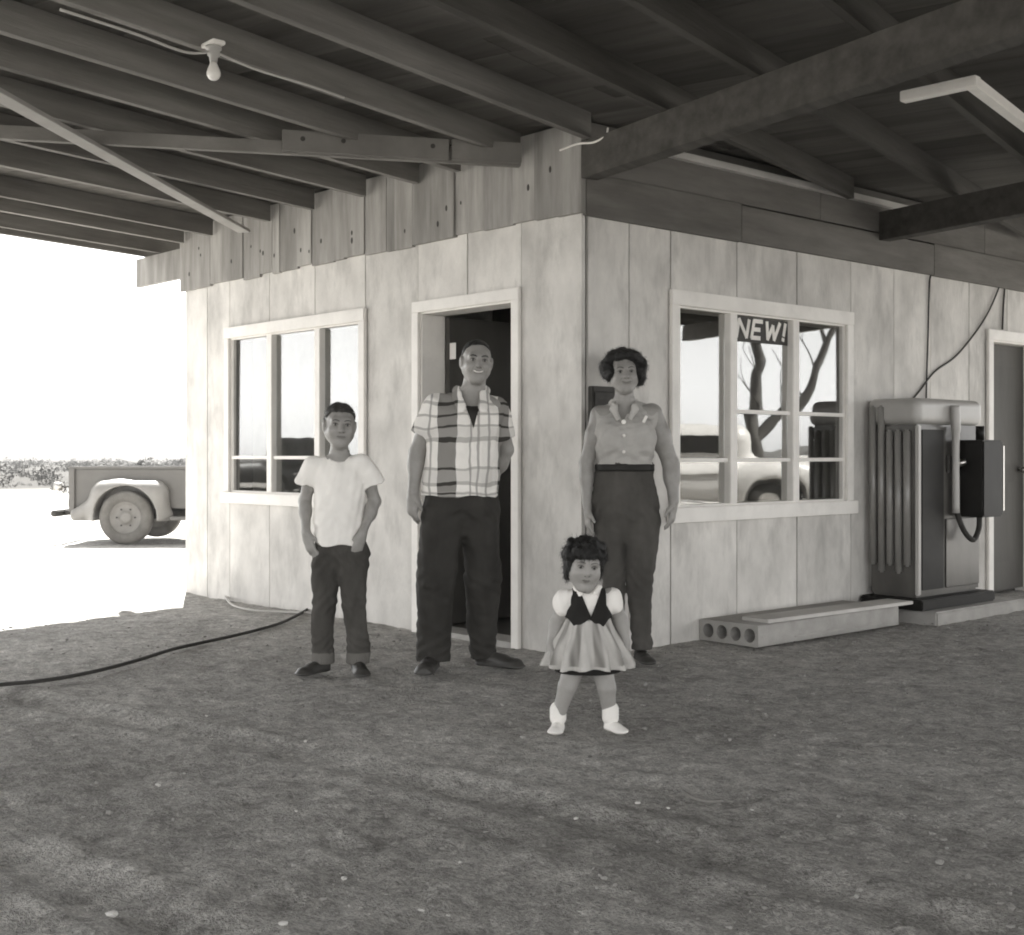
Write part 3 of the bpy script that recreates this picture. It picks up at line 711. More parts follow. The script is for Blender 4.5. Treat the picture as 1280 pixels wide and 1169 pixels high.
#PART2
# ------------------------------------------------------------------ things against the right wall
def hollow_slab():
    root = empty('hollow_slab', (0.03, 0.98, 0.0)); tag(root, 'grey hollow concrete slab with four round holes lying against the store wall', 'slab')
    W, Hh, L = 0.44, 0.128, 1.50
    cu = bpy.data.curves.new('slab', 'CURVE'); cu.dimensions = '2D'; cu.fill_mode = 'BOTH'; cu.extrude = L / 2
    def poly(pts):
        sp = cu.splines.new('POLY'); sp.points.add(len(pts) - 1); sp.use_cyclic_u = True
        for q, p in zip(sp.points, pts): q.co = (p[0], p[1], 0, 1)
    poly([(0.006, 0), (W - .006, 0), (W, .006), (W, Hh - .008), (W - .008, Hh), (.008, Hh), (0, Hh - .008), (0, .006)])
    for i in range(4):
        c = .065 + i * .1035
        poly([(c + .041 * math.cos(a), .064 + .042 * math.sin(a)) for a in [2 * math.pi * k / 24 for k in range(24)]])
    tmp = bpy.data.objects.new('tmp', cu); me = bpy.data.meshes.new_from_object(tmp); bpy.data.objects.remove(tmp)
    me.transform(Matrix.Translation((0, L / 2, 0)) @ Matrix.Rotation(math.pi / 2, 4, 'X'))
    me.materials.clear(); link('slab_body', me, M['concrete'], root)
    box('end_chip', W - .10, W + .004, .35, L - .2, .02, .045, M['concrete'], root, bevel=.008)
hollow_slab()
pl = box('plank', -.10, .10, -.76, .76, 0, .022, M['light_wood'], bevel=.003, loc=(0.375, 1.86, 0.130), rot=(0, 0, -.03)); tag(pl, 'pale wooden plank lying on top of the hollow concrete slab', 'plank')

def fuel_pump():
    x0, x1, y0, y1 = 0.06, 0.43, 2.78, 3.62
    isl = box('pump_island', 0.035, 0.60, 2.74, 3.98, -0.05, 0.075, M['concrete'], bevel=.012); tag(isl, 'low pale concrete step under the fuel pump by the store wall', 'step')
    r = empty('fuel_pump', (0, 0, 0.076)); tag(r, 'fuel pump with white rounded top, ribbed side and black front panel', 'fuel pump')
    z = lambda v: v - .076
    box('base', x0 - .02, x1 + .09, y0 - .09, y1 + .06, 0, z(.15), M['black'], r, bevel=.01)
    box('cabinet', x0, x1, y0, y1, z(.151), z(1.34), M['grey_enamel'], r, bevel=.02)
    S = Sdf((x0 - .1, y0 - .1, z(1.26)), (x1 + .12, y1 + .1, z(1.62)), .012)
    S.rbox(((x0 + x1) / 2, (y0 + y1) / 2, z(1.425)), ((x1 - x0) / 2 + .020, (y1 - y0) / 2 + .020, .092), .055, 0)
    link('top_cap', S.mesh('top_cap'), M['enamel'], r)
    for i in range(5):                                    # upright ribs of the left side
        cx = x0 + .035 + i * .066; bm = bmesh.new(); add_cyl(bm, (cx, y0 - .008, z(.36 - .05 * (i % 2))), (cx, y0 - .016, z(1.30 if i > 1 else 1.47)), .025, n=16)
        bmesh.ops.bevel(bm, geom=[e for e in bm.edges if abs(e.verts[0].co.z - e.verts[1].co.z) < 1e-4], offset=.012, segments=2, affect='EDGES')
        bm_obj('rib', bm, M['rib_enamel'], r, smooth=True)
    for i in range(2):
        cx = x0 - .035 - 0 * i; bm = bmesh.new(); add_cyl(bm, (x0 - .018, y0 + .06 + .09 * i, z(.2)), (x0 - .018, y0 + .06 + .09 * i, z(1.42)), .022, n=14); bm_obj('riser_pipe', bm, M['enamel'], r, smooth=True)
    box('corner_strip', x1 - .012, x1 + .014, y0 - .014, y0 + .03, z(.17), z(1.33), M['enamel'], r, bevel=.006)
    box('front_panel', x1 + .001, x1 + .010, y0 + .045, y0 + .33, z(.20), z(1.30), M['black'], r, bevel=.004)
    box('kick_panel', x1 + .001, x1 + .009, y0 + .36, y1 - .02, z(.20), z(.68), M['grey_enamel'], r, bevel=.004)
    # meter housing with polished end
    h = empty('meter_housing', (0, 0, 0), 0, r)
    box('case', x1 + .002, x1 + .20, y0 + .52, y0 + .80, z(.69), z(1.23), M['black'], h, bevel=.012)
    box('face', x1 + .03, x1 + .19, y0 + .801, y0 + .86, z(.71), z(1.21), M['chrome'], h, bevel=.02)
    bm = bmesh.new(); add_cyl(bm, (x1 + .1, y0 + .66, z(1.231)), (x1 + .1, y0 + .66, z(1.33)), .03, n=16); bm_obj('inlet_pipe', bm, M['black'], h, smooth=True)
    # nozzle in its holder and the hanging hose
    n = empty('nozzle', (0, 0, 0), 0, r)
    bm = bmesh.new(); add_tube(bm, smooth_path([(x1 + .05, y0 + .41, z(1.47)), (x1 + .055, y0 + .41, z(1.3)), (x1 + .05, y0 + .415, z(1.1)), (x1 + .05, y0 + .42, z(.72))], 6), [.033] * 7 + [.026] * 12, 14); bm_obj('spout', bm, M['enamel'], n, smooth=True)
    bm = bmesh.new(); add_cyl(bm, (x1 + .03, y0 + .44, z(1.06)), (x1 + .09, y0 + .48, z(1.08)), .032, .02, 16); bm_obj('lever', bm, M['chrome'], n, smooth=True)
    box('holder', x1 + .002, x1 + .022, y0 + .37, y0 + .46, z(1.0), z(1.12), M['iron'], n, bevel=.004)
    bm = bmesh.new(); add_tube(bm, smooth_path([(x1 + .05, y0 + .42, z(.74)), (x1 + .08, y0 + .47, z(.60)), (x1 + .10, y0 + .56, z(.53)), (x1 + .10, y0 + .64, z(.60)), (x1 + .09, y0 + .67, z(.70))], 10), .019, 12); bm_obj('hose', bm, M['rubber'], r, smooth=True)
fuel_pump()

# garden hose on the dirt
hp_ = [gp(px, py, .012) for px, py in ((-160, 868), (-60, 862), (0, 856), (60, 850), (120, 839), (170, 826), (215, 812), (250, 804), (300, 793), (345, 781), (368, 771), (384, 762))]
def gz(p): return p
bm = bmesh.new(); o0 = hp_[2].copy(); add_tube(bm, smooth_path([p - o0 for p in hp_], 8), .010, 10)
tag(bm_obj('water_hose', bm, M['rubber'], smooth=True, loc=o0), 'dark water hose snaking over the dirt to the wall under the left window', 'hose')
hp_ = [gp(px, py, .008) for px, py in ((281, 746), (292, 757), (318, 763), (352, 765), (380, 766), (410, 768))]
bm = bmesh.new(); o0 = hp_[0].copy(); add_tube(bm, smooth_path([p - o0 for p in hp_], 8), .008, 8)
tag(bm_obj('cord', bm, M['light_wood'], smooth=True, loc=o0), 'thin pale cord lying in a bend by the foot of the left wall', 'cord')

# pale stones on the dirt, one by one, and fine gravel
def stone_mesh(seed):
    g = random.Random(seed); bm = bmesh.new(); bmesh.ops.create_icosphere(bm, subdivisions=2, radius=1.0)
    ax = [Vector((g.gauss(0, 1), g.gauss(0, 1), g.gauss(0, 1))).normalized() for _ in range(7)]
    for v in bm.verts:
        n = v.co.normalized(); v.co = n * (1 - .28 * max(0, max(n.dot(a) for a in ax) - .75) / .25 + .08 * math.sin(5 * n.x + 3 * n.y))
        v.co.z *= .6; v.co.x *= 1.25
    me = bpy.data.meshes.new('stone'); bm.to_mesh(me); bm.free(); me.materials.append(M['stone']); return me
sm_ = [stone_mesh(i) for i in range(5)]
for i, (px, py, r_) in enumerate(((382, 928, .016), (797, 1006, .018), (430, 1101, .018), (198, 984, .022), (355, 1158, .022), (527, 1140, .014), (560, 1146, .012), (835, 1012, .014), (940, 1014, .014), (230, 968, .011), (1006, 846, .010), (258, 896, .012), (140, 1148, .03), (575, 1080, .013), (720, 1025, .016), (370, 1015, .012))):
    o = link('pale_stone', sm_[i % 5], None, loc=gp(px, py, 0.0) + Vector((0, 0, r_ * .35)), rot=(random.uniform(-.2, .2), random.uniform(-.2, .2), random.uniform(0, 6)))
    r_ *= .48; o.scale = (r_, r_, r_); tag(o, 'small pale stone lying loose on the shaded dirt', 'stone', 'pale stones scattered on the dirt')
def gravel():
    base = bmesh.new(); bmesh.ops.create_icosphere(base, subdivisions=1, radius=1.0)
    bv = np.array([v.co[:] for v in base.verts]); bf = np.array([[v.index for v in f.verts] for f in base.faces]); base.free()
    n = 3000; Vs, Fs = [], []
    for i in range(n):
        Z = 2.6 + 6.2 * rng.random() ** 1.3; X = (rng.random() * 2 - 1) * Z * .42; c = c2w(X, Z)
        if c.x < 0.1 and c.y > -0.12: continue
        s_ = (0.0025 + 0.009 * rng.random() ** 4); sc = s_ * (0.6 + .8 * rng.random(3)); sc[2] *= .6; a = rng.random() * 6
        p = bv * (1 + .25 * rng.normal(size=(len(bv), 1)).clip(-1, 1)) * sc; p = np.stack([p[:, 0] * math.cos(a) - p[:, 1] * math.sin(a), p[:, 0] * math.sin(a) + p[:, 1] * math.cos(a), p[:, 2]], 1)
        Fs.append(bf + len(Vs) * len(bv)); Vs.append(p + np.array([c.x, c.y, .0]))
    me = bpy.data.meshes.new('gravel'); me.from_pydata(np.concatenate(Vs).tolist(), [], np.concatenate(Fs).tolist()); me.update()
    tag(link('gravel', me, M['gravel']), 'fine loose gravel strewn over the dirt forecourt', 'gravel', kind='stuff')
M['gravel'] = mat('gravel_stone', 0.24, 0.9, 0.35, (5, 5, 5), spec=0.2)
gravel()
tw = [gp(853, 989, .008), gp(866, 997, .010), gp(885, 1002, .008), gp(904, 1001, .006)]
bm = bmesh.new(); o0 = tw[0].copy(); add_tube(bm, smooth_path([p - o0 for p in tw], 6), .006, 6)
tag(bm_obj('twig', bm, M['tie'], smooth=True, loc=o0), 'thin pale curved twig lying on the dirt', 'twig')

# ------------------------------------------------------------------ pickup truck beyond the building
TRK = c2w((157 - CX) / F_PX * 16.2, 16.2)
truck = tag(empty('pickup_truck', TRK, CAM_YAW), 'old faded pickup truck with rounded rear fender parked on sunlit sand', 'truck')
def wheel(x, y, name='wheel', r=.335):
    w = empty(name, (x, y, r), 0, truck)
    Mx = Matrix.Rotation(math.pi / 2, 4, 'X')
    bm = bmesh.new(); lathe(bm, [(.20, -.075), (.27, -.085), (.315, -.075), (r, -.045), (r, .045), (.315, .075), (.27, .085), (.20, .075), (.20, -.075)], 40, Mx); bm_obj('tyre', bm, M['tyre'], w, smooth=True)
    bm = bmesh.new(); lathe(bm, [(.0001, .055), (.06, .06), (.075, .045), (.085, .03), (.15, .038), (.185, .055), (.201, .07), (.201, -.06), (.0001, -.06)], 40, Mx); bm_obj('rim', bm, M['hub'], w, smooth=True)
    for k in range(6):
        a = k * math.pi / 3; bm = bmesh.new(); add_cyl(bm, (.115 * math.cos(a), -.028, .115 * math.sin(a)), (.115 * math.cos(a), -.046, .115 * math.sin(a)), .012, n=8); bm_obj('lug_nut', bm, M['iron'], w)
M['tyre'] = mat('dusty_tyre', 0.14, 0.9, 0.2, (8, 8, 8), 0.2)
for x, y in ((0, 0.05), (0, 1.45), (2.95, 0.05), (2.95, 1.45)): wheel(x, y)
def tb(name, *a, m='truck', b=.012, par=None): return box(name, *a, M[m], par or truck, b)
tb('bed_side', -.78, 1.22, .20, .25, .44, .945); tb('bed_side', -.78, 1.22, 1.25, 1.30, .44, .945)
tb('bed_rail', -.79, 1.22, .18, .255, .946, .975, b=.006); tb('bed_rail', -.79, 1.22, 1.245, 1.32, .946, .975, b=.006)
tb('bed_floor', -.75, 1.22, .252, 1.248, .46, .50, m='iron', b=0); tb('bed_front', 1.17, 1.215, .252, 1.248, .505, .945)
tg = tb('tailgate', -.80, -.765, .252, 1.248, .45, .955); 
for y in (.30, 1.2): tb('hinge', -.815, -.80, y - .03, y + .03, .46, .56, m='iron', b=.004, par=tg)
for y0 in (.16, 1.30): tb('stake_post', -.77, -.70, y0, y0 + .045, .40, .95, b=.004)
tb('rear_bumper', -.98, -.90, .10, 1.40, .34, .42, m='iron', b=.015)
for y in (.4, 1.1): tb('bumper_bracket', -.90, -.70, y - .03, y + .03, .35, .41, m='iron', b=.004)
bm = bmesh.new(); add_cyl(bm, (-.86, .19, .72), (-.96, .19, .72), .05, .058, 18); bm_obj('tail_light', bm, M['chrome'], truck, smooth=True)
tb('tail_light_bracket', -.86, -.77, .17, .21, .71, .73, m='iron', b=0)
tb('frame_rail', -.7, 3.6, .45, .52, .30, .40, m='iron', b=0); tb('frame_rail', -.7, 3.6, .98, 1.05, .30, .40, m='iron', b=0)
bm = bmesh.new(); add_cyl(bm, (0, .1, .335), (0, 1.4, .335), .045, n=14); bm_obj('axle', bm, M['iron'], truck, smooth=True)
tb('running_board', .55, 2.45, -.02, .22, .30, .345, b=.01); tb('running_board', .55, 2.45, 1.28, 1.52, .30, .345, b=.01)
def fender(x, ys, fr):
    S = Sdf((-1.0, -.32, .1), (.9, .42, 1.0), .014)
    S.rbox((.02, .08, .46), (.49, .19, .345), .18, 0)
    S.cone((-.1, .09, .56), (-.66, .12, .36), .23, .09, .10, ((0, 1, 0), .8)); S.cone((.2, .07, .55), (.46, .1, .34), .18, .10, .08, ((0, 1, 0), .75))
    S.cone((0, -.6, .335), (0, .14, .335), .40, .40, .01, op='-')
    S.cut(lambda X, Y, Z: .29 - Z + 0 * X + 0 * Y)
    me = S.mesh('fender')
    me.transform(Matrix.Diagonal((-1 if fr else 1, ys, 1, 1)))
    if ys * (-1 if fr else 1) < 0: me.flip_normals()
    link('fender', me, M['truck_l'], truck, loc=(x, .04 if ys > 0 else 1.46, 0))
fender(0, 1, False); fender(0, -1, False); fender(2.95, 1, True); fender(2.95, -1, True)
S = Sdf((1.15, .0, .3), (4.0, 1.5, 1.85), .02)
S.rbox((1.86, .75, .80), (.60, .68, .46), .10, 0); S.rbox((1.83, .75, 1.30), (.50, .60, .44), .20, .06); S.rbox((2.85, .75, .78), (.72, .42, .30), .16, .08); S.cone((2.5, .75, .98), (3.45, .75, .92), .22, .17, .08, ((0, 1, 0), 1.4))
for y in (-.2, 1.7): S.rbox((1.80, y, 1.36), (.28, .33, .19), .06, .0, op='-')
S.rbox((2.5, .75, 1.36), (.33, .46, .18), .06, 0, op='-'); S.rbox((1.2, .75, 1.36), (.12, .35, .15), .05, 0, op='-')
S.rbox((1.80, .75, 1.30), (.44, .54, .30), .1, 0, op='-')
link('cab', S.mesh('cab'), M['truck'], truck)
for y, n_ in ((.17, 0), (1.335, 0)): tb('side_window', 1.54, 2.06, y - .003, y + .003, 1.19, 1.53, m='glass', b=0)
tb('windscreen', 2.27, 2.276, .32, 1.18, 1.2, 1.52, m='glass', b=0)
tb('front_bumper', 3.62, 3.70, .05, 1.45, .42, .54, m='chrome', b=.02)
for y in (.30, 1.20):
    bm = bmesh.new(); add_cyl(bm, (3.32, y - .1 if y < 1 else y + .1, .78), (3.46, y - .1 if y < 1 else y + .1, .78), .07, .095, 20); bm_obj('headlight', bm, M['chrome'], truck, smooth=True)
for k in range(5): tb('grille_bar', 3.56, 3.59, .45, 1.05, .60 + k * .07, .63 + k * .07, m='chrome', b=.004)
for y in (.065, 1.435):
    bm = bmesh.new(); add_bar(bm, (2.1, y, .98), (2.22, y, .98), .02, .02, bevel=.004); bm_obj('door_handle', bm, M['chrome'], truck)

# ------------------------------------------------------------------ desert scrub, a forked tree and a sedan (these last two show in the window glass)
def scrub():
    Vs = []
    g = np.random.default_rng(5)
    spots = []
    for i in range(900):                                  # seen past the left end of the store
        Z = 36 + 150 * g.random() ** 1.1; X = Z * (-.62 + .62 * g.random()); spots.append((c2w(X, Z), (.10 + .22 * g.random() ** 2) * (1 if Z < 60 else 2.4)))
    for i in range(300):                                  # seen in the window glass
        a = g.random() * 2 * math.pi; r_ = 32 + 110 * g.random(); p = Vector((r_ * math.cos(a), r_ * math.sin(a), 0)); spots.append((p, .3 + .9 * g.random() ** 2))
    for p, h_ in spots:
        if (p - TRK).length < 6.5 or (-8 < p.x < 10 and -9 < p.y < 10): continue
        n = 90; th = g.random(n) * 6.283; rr = h_ * 1.1 * np.sqrt(g.random(n)); zz = h_ * (1 - (rr / (h_ * 1.15)) ** 2) * g.random(n) ** .6
        c = np.stack([p.x + rr * np.cos(th), p.y + rr * np.sin(th), zz + .02], 1)
        d1 = g.normal(size=(n, 3)) * h_ * .13; d2 = g.normal(size=(n, 3)) * h_ * .13
        Vs.append(np.stack([c, c + d1, c + d2], 1).reshape(-1, 3))
    Vt = np.concatenate(Vs); F = np.arange(len(Vt)).reshape(-1, 3)
    me = bpy.data.meshes.new('desert_scrub'); me.from_pydata(Vt.tolist(), [], F.tolist()); me.update()
    tag(link('desert_scrub', me, M['scrub']), 'low grey desert scrub dotting the sand beyond the truck', 'scrub', kind='stuff')
scrub()
def mirror_x(px, Z): p = c2w((px - CX) / F_PX * Z, Z); return Vector((-p.x, p.y, 0))
M['sedan_pale'] = mat('pale_sedan_paint', 0.42, 0.35, 0.06, (3, 3, 3), spec=0.5)
tree = tag(empty('bare_tree', mirror_x(944, 27)), 'forked bare dark tree out in the yard, seen mirrored in the window', 'tree')
ty = math.atan2(V[0], -U[0])                             # mirrored picture plane
tx = Vector((-U[0], V[0], 0)); 
def tp(a, z, dpt=0): return tx * a + Vector((0, 0, z)) + Vector((tx.y, -tx.x, 0)) * dpt
bm = bmesh.new(); add_tube(bm, smooth_path([tp(0, -.1), tp(-.02, .5), tp(.03, 1.0), tp(0, 1.45)], 6), [.21, .19, .18, .17, .165, .16, .16, .155, .155, .15, .15, .15, .15, .15, .15, .15, .15, .15, .15], 12); bm_obj('trunk', bm, M['bark'], tree, smooth=True)
def branch(pts, r0, r1, par=tree):
    P = smooth_path(pts, 6); bm = bmesh.new(); add_tube(bm, P, [r0 + (r1 - r0) * i / (len(P) - 1) for i in range(len(P))], 10); return bm_obj('branch', bm, M['bark'], par, smooth=True)
branch([tp(0, 1.40), tp(-.12, 2.0), tp(-.05, 2.7, .1), tp(.05, 3.0, .1), tp(-.15, 3.7, .2), tp(-.2, 4.6, .2)], .15, .06)
branch([tp(0, 1.35), tp(.5, 1.95), tp(.95, 2.6), tp(1.25, 3.5, -.1), tp(1.7, 4.5, -.2)], .12, .05)
branch([tp(-.15, 3.7, .2), tp(-.6, 4.4, .3), tp(-1.2, 5.2, .2)], .05, .02); branch([tp(1.25, 3.5, -.1), tp(1.0, 4.6, 0), tp(.9, 5.4, 0)], .05, .02)
gt = random.Random(9)
for bx_, bz_ in ((-.05, 2.5), (-.1, 3.3), (-.18, 4.1), (.5, 2.0), (.8, 2.4), (1.1, 3.0), (1.35, 3.8), (-.4, 4.2), (.0, 1.9), (1.5, 4.2)):
    a0 = gt.uniform(-1, 1); p0 = tp(bx_, bz_); p1 = tp(bx_ + a0 * .35, bz_ + .35, gt.uniform(-.2, .2)); p2 = tp(bx_ + a0 * .75 + gt.uniform(-.1, .1), bz_ + .85, gt.uniform(-.3, .3)); branch([p0, p1, p2], .022, .007)
    branch([p1, tp(bx_ + a0 * .2 + gt.uniform(-.3, .3), bz_ + .8), tp(bx_ + gt.uniform(-.5, .5), bz_ + 1.2)], .012, .005)
n = 2600; g_ = np.random.default_rng(3); c = g_.normal(size=(n, 3)); c = c / np.linalg.norm(c, axis=1)[:, None] * g_.random((n, 1)) ** .4 * np.array([2.6, 2.6, 1.1]) + np.array([0.3 * tx.x, .3 * tx.y, 5.5]); c += .3 * g_.normal(size=(n, 3))
Vt = np.stack([c, c + .11 * g_.normal(size=(n, 3)), c + .11 * g_.normal(size=(n, 3))], 1).reshape(-1, 3); me = bpy.data.meshes.new('crown'); me.from_pydata(Vt.tolist(), [], np.arange(3 * n).reshape(-1, 3).tolist()); me.update(); link('crown', me, M['scrub'], tree)

sedan = tag(empty('parked_sedan', mirror_x(846, 21), math.atan2(tx.y, tx.x)), 'pale rounded old sedan out in the yard, mirrored in the right hand window', 'car')
S = Sdf((-2.6, -1.05, .1), (2.6, 1.05, 1.75), .03)
S.rbox((0, 0, .62), (2.35, .86, .30), .22, 0); S.rbox((-1.45, 0, .80), (.85, .62, .22), .2, .15); S.rbox((1.5, 0, .82), (.85, .66, .20), .2, .15); S.rbox((.05, 0, 1.18), (1.10, .68, .40), .30, .12)
for sx in (-1.45, 1.5):
    for sy in (-.8, .8): S.ell((sx, sy, .60), (.70, .16, .36), .12)
    for sy in (-1, 1): S.cone((sx, sy * 1.3, .34), (sx, sy * .66, .34), .40, .40, .02, op='-')
link('body', S.mesh('body'), M['sedan_pale'], sedan)
for sx in (-1.45, 1.5):
    for sy in (-.8, .8):
        w = empty('wheel', (sx, sy, .33), 0, sedan); bm = bmesh.new(); lathe(bm, [(.19, -.08), (.30, -.08), (.33, -.04), (.33, .04), (.30, .08), (.19, .08), (.19, -.08)], 28, Matrix.Rotation(math.pi / 2, 4, 'X')); bm_obj('tyre', bm, M['rubber'], w, smooth=True)
        bm = bmesh.new(); add_cyl(bm, (0, -.05, 0), (0, .05, 0), .19, n=24); bm_obj('hubcap', bm, M['chrome'], w)
for sy in (-1, 1):
    for a, b in ((-.72, -.03), (.05, .74)): box('side_window', a, b, sy * .66, sy * .70, 1.12, 1.40, M['black'], sedan, bevel=.008)
box('windscreen', 1.02, 1.14, -.52, .52, 1.08, 1.38, M['black'], sedan, bevel=.02); box('rear_window', -1.05, -.94, -.5, .5, 1.1, 1.38, M['black'], sedan, bevel=.02)
for sy in (-1, 1): box('trim_strip', -2.2, 2.2, sy * .862, sy * .880, .72, .75, M['chrome'], sedan, bevel=.004)
for sx in (-2.47, 2.40): box('bumper', sx, sx + .07, -.82, .82, .40, .52, M['chrome'], sedan, bevel=.02)
for sy in (-.6, .6):
    bm = bmesh.new(); add_cyl(bm, (2.25, sy, .74), (2.40, sy, .74), .10, .09, 20); bm_obj('headlight', bm, M['bulb'], sedan)
def copy_thing(o, par=None):
    c = o.copy(); COL.objects.link(c); c.parent = par
    for ch in list(o.children): copy_thing(ch, c)
    return c
p_ = c2w((374 - CX) / F_PX * 34, 34); dark = copy_thing(sedan); dark.location = (p_.x, -p_.y, 0); dark.rotation_euler = (0, 0, math.atan2(-FWD.y, FWD.x) + .5)
tag(dark, 'dark rounded old sedan beyond the forecourt, mirrored in the left hand window', 'car')
for ch in dark.children:
    if ch.name.startswith('body'): ch.data = ch.data.copy(); ch.data.materials[0] = M['black']
#PART3
# ------------------------------------------------------------------ people
A3 = lambda *v: np.array(v, float)
def rot3(yaw=0, pitch=0, roll=0):
    """yaw > 0 turns the face to picture right, pitch > 0 nods down, roll > 0 leans the crown to picture right"""
    return np.array((Matrix.Rotation(yaw, 3, 'Z') @ Matrix.Rotation(pitch, 3, 'X') @ Matrix.Rotation(roll, 3, 'Y')))
def norm(v): v = np.array(v, float); return v / np.linalg.norm(v)
def head(S, c, s, R, child=False, ears=1.0, smile=False):
    T = lambda *p: np.array(c) + R @ (A3(*p) * s)
    E = lambda p, r, k=.02, op='+': S.ell(T(*p), A3(*r) * s, k * s, R, op)
    C = lambda a, b, ra, rb, k=.02, op='+': S.cone(T(*a), T(*b), ra * s, rb * s, k * s, op=op)
    E((0, .018, .034), (.076, .096, .084), .03)
    E((0, -.022, -.022), (.063 if not child else .068, .066, .072), .03)
    C((0, -.040, -.03), (0, -.052, -.086), .048, .027, .03)
    for q in (-1, 1):
        E((q * .036, -.058, -.026), (.026, .024, .026), .025)          # cheek
        C((q * .052, -.005, -.045), (q * .022, -.055, -.088), .024, .018, .03)   # jaw line
        E((q * .079, .012, -.004), (.010 * ears, .019 * ears, .032 * ears), .006)   # ear
        E((q * .084, .006, .008), (.006 * ears, .016 * ears, .020 * ears), .004)
    C((-.036, -.070, .030), (.036, -.070, .030), .018, .018, .02)        # brow
    for q in (-1, 1): E((q * .032, -.098, .010), (.019, .018, .012), .014, '-')
    if child: C((0, -.078, .012), (0, -.094, -.018), .008, .012, .015)
    else:
        C((0, -.080, .020), (0, -.104, -.020), .0085, .0125, .012)      # nose
        for q in (-1, 1): E((q * .012, -.091, -.023), (.009, .010, .008), .008)
    C((-.021, -.081, -.052), (.021, -.081, -.052), .0085, .0085, .008)   # lips
    C((0, -.084, -.058), (0, -.083, -.058), .010, .010, .008)
    C((-.026, -.096, -.0525), (.026, -.096, -.0525), .0045, .0045, .003, '-')
    if smile: E((0, -.094, -.054), (.020, .010, .0065), .004, '-')
    E((0, -.070, -.092), (.020, .018, .017), .02)                        # chin
def face_tint(c, s, R, brow=.9, lip=.35, beard=0.0):
    def f(Vt):
        L = (Vt - np.array(c)) @ R / s
        t = np.zeros(len(Vt))
        x, y, z = L.T; ax = np.abs(x)
        front = y < -.03
        b = np.exp(-(((z - (.030 - .12 * (ax - .030) ** 1 * .6)) / .0055) ** 2)) * np.clip((.052 - ax) / .008, 0, 1) * np.clip((ax - .011) / .006, 0, 1) * front
        l = np.exp(-(((z + .054) / .0085) ** 2)) * np.clip((.026 - ax) / .006, 0, 1) * (y < -.07)
        e = np.exp(-(((z - .011) / .009) ** 2)) * np.exp(-(((ax - .032) / .013) ** 2)) * front * .35  # eye socket shade painted into the skin tint
        return np.clip(brow * b + lip * l + e + beard * front * (z < -.04) * .5, 0, 1)
    return f
def features(S, c, s, R, smile=0.0, brow=.0042, teeth=False, fine=1.0):
    """lines of brow, lid and mouth laid on the skin: (name, points, radii, material)"""
    c = np.array(c)
    def on(x, z, off=.0): p = S.probe(c + R @ (A3(x, -.16, z) * s), R @ A3(0, 1, 0), .18); return p - R @ A3(0, 1, 0) * off * s
    out = []
    for q in (-1, 1):
        out.append(('eyebrow', [on(q * x, z) for x, z in ((.012, .0275), (.022, .0325), (.034, .0345), (.044, .032), (.052, .026))], [brow * .7, brow, brow, brow * .8, brow * .35], 'hair'))
        out.append(('eyelid', [on(q * x, z, .001) for x, z in ((.017, .0095), (.024, .0155), (.032, .0175), (.040, .0155), (.047, .0095))], [.0014, .0022, .0026, .0022, .0012], 'brow_shade'))
        out.append(('eyelid', [on(q * x, z, .0) for x, z in ((.020, .0045), (.032, .0005), (.044, .0045))], [.001, .0022, .001], 'skin_crease'))
        out.append(('nostril', [on(q * .006, -.030), on(q * .013, -.028)], [.0022, .0026], 'brow_shade'))
        if smile > .002: out.append(('cheek_crease', [on(q * x, z, -.0005) for x, z in ((.018, -.018), (.029, -.032), (.035, -.048), (.034, -.058))], [.0008, .0022, .0022, .0008], 'skin_crease'))
    w = (.025 + smile * .6) * fine; mz = lambda x: -.053 + smile * (x / w) ** 2
    xs = [w * k / 5 for k in range(-5, 6)]
    out.append(('lower_lip', [on(x * .72, mz(x * .72) - (.0085 if teeth else .0058), -.001) for x in xs], [.002] + [.0042] * 9 + [.002], 'lip'))
    out.append(('upper_lip', [on(x * .85, mz(x * .85) + (.0065 if teeth else .0042), -.0008) for x in xs], [.0014] + [.0028] * 9 + [.0014], 'lip'))
    if teeth: out.append(('teeth', [on(x * .78, mz(x * .78) - .0005, -.0005) for x in xs], [.0022] + [.0040] * 9 + [.0022], 'teeth'))
    else: out.append(('mouth_line', [on(x, mz(x), .0008) for x in xs], [.0008] + [.0016] * 9 + [.0008], 'brow_shade'))
    return out
def put_features(par, feats):
    for nm, pts, rs, m_ in feats:
        bm = bmesh.new(); P = [Vector(p) for p in pts]; add_tube(bm, P, [float(r) * .8 for r in rs], 8); bm_obj(nm, bm, M[m_], par, smooth=True)
def hairify(me, n, L, w, seed, comb=(0, 0, -1), lift=.35, mess=.5):
    """loose strands standing a little off the hair mass, joined into the same mesh"""
    g = np.random.default_rng(seed); k = len(me.vertices); co = np.empty(k * 3, np.float32); me.vertices.foreach_get('co', co); co = co.reshape(-1, 3)
    no = np.array([v.normal[:] for v in me.vertices], np.float32)
    idx = g.integers(0, k, n); bm = bmesh.new(); bm.from_mesh(me)
    for i in idx:
        p, nn = co[i], no[i]; t = np.array(comb, float) + mess * g.normal(size=3); t = t - (t @ nn) * nn; t = t / (np.linalg.norm(t) + 1e-6); sd = np.cross(nn, t)
        l = L * g.uniform(.5, 1.2); a = p - nn * .002; b = p + t * l * .5 + nn * lift * l * .45; c_ = p + t * l + nn * lift * l * g.uniform(.1, .6)
        v = [bm.verts.new(q) for q in (a - sd * w, a + sd * w, b + sd * w * .8, b - sd * w * .8, c_)]
        bm.faces.new((v[0], v[1], v[2], v[3])); bm.faces.new((v[3], v[2], v[4]))
    bm.to_mesh(me); bm.free(); me.polygons.foreach_set('use_smooth', [True] * len(me.polygons)); return me
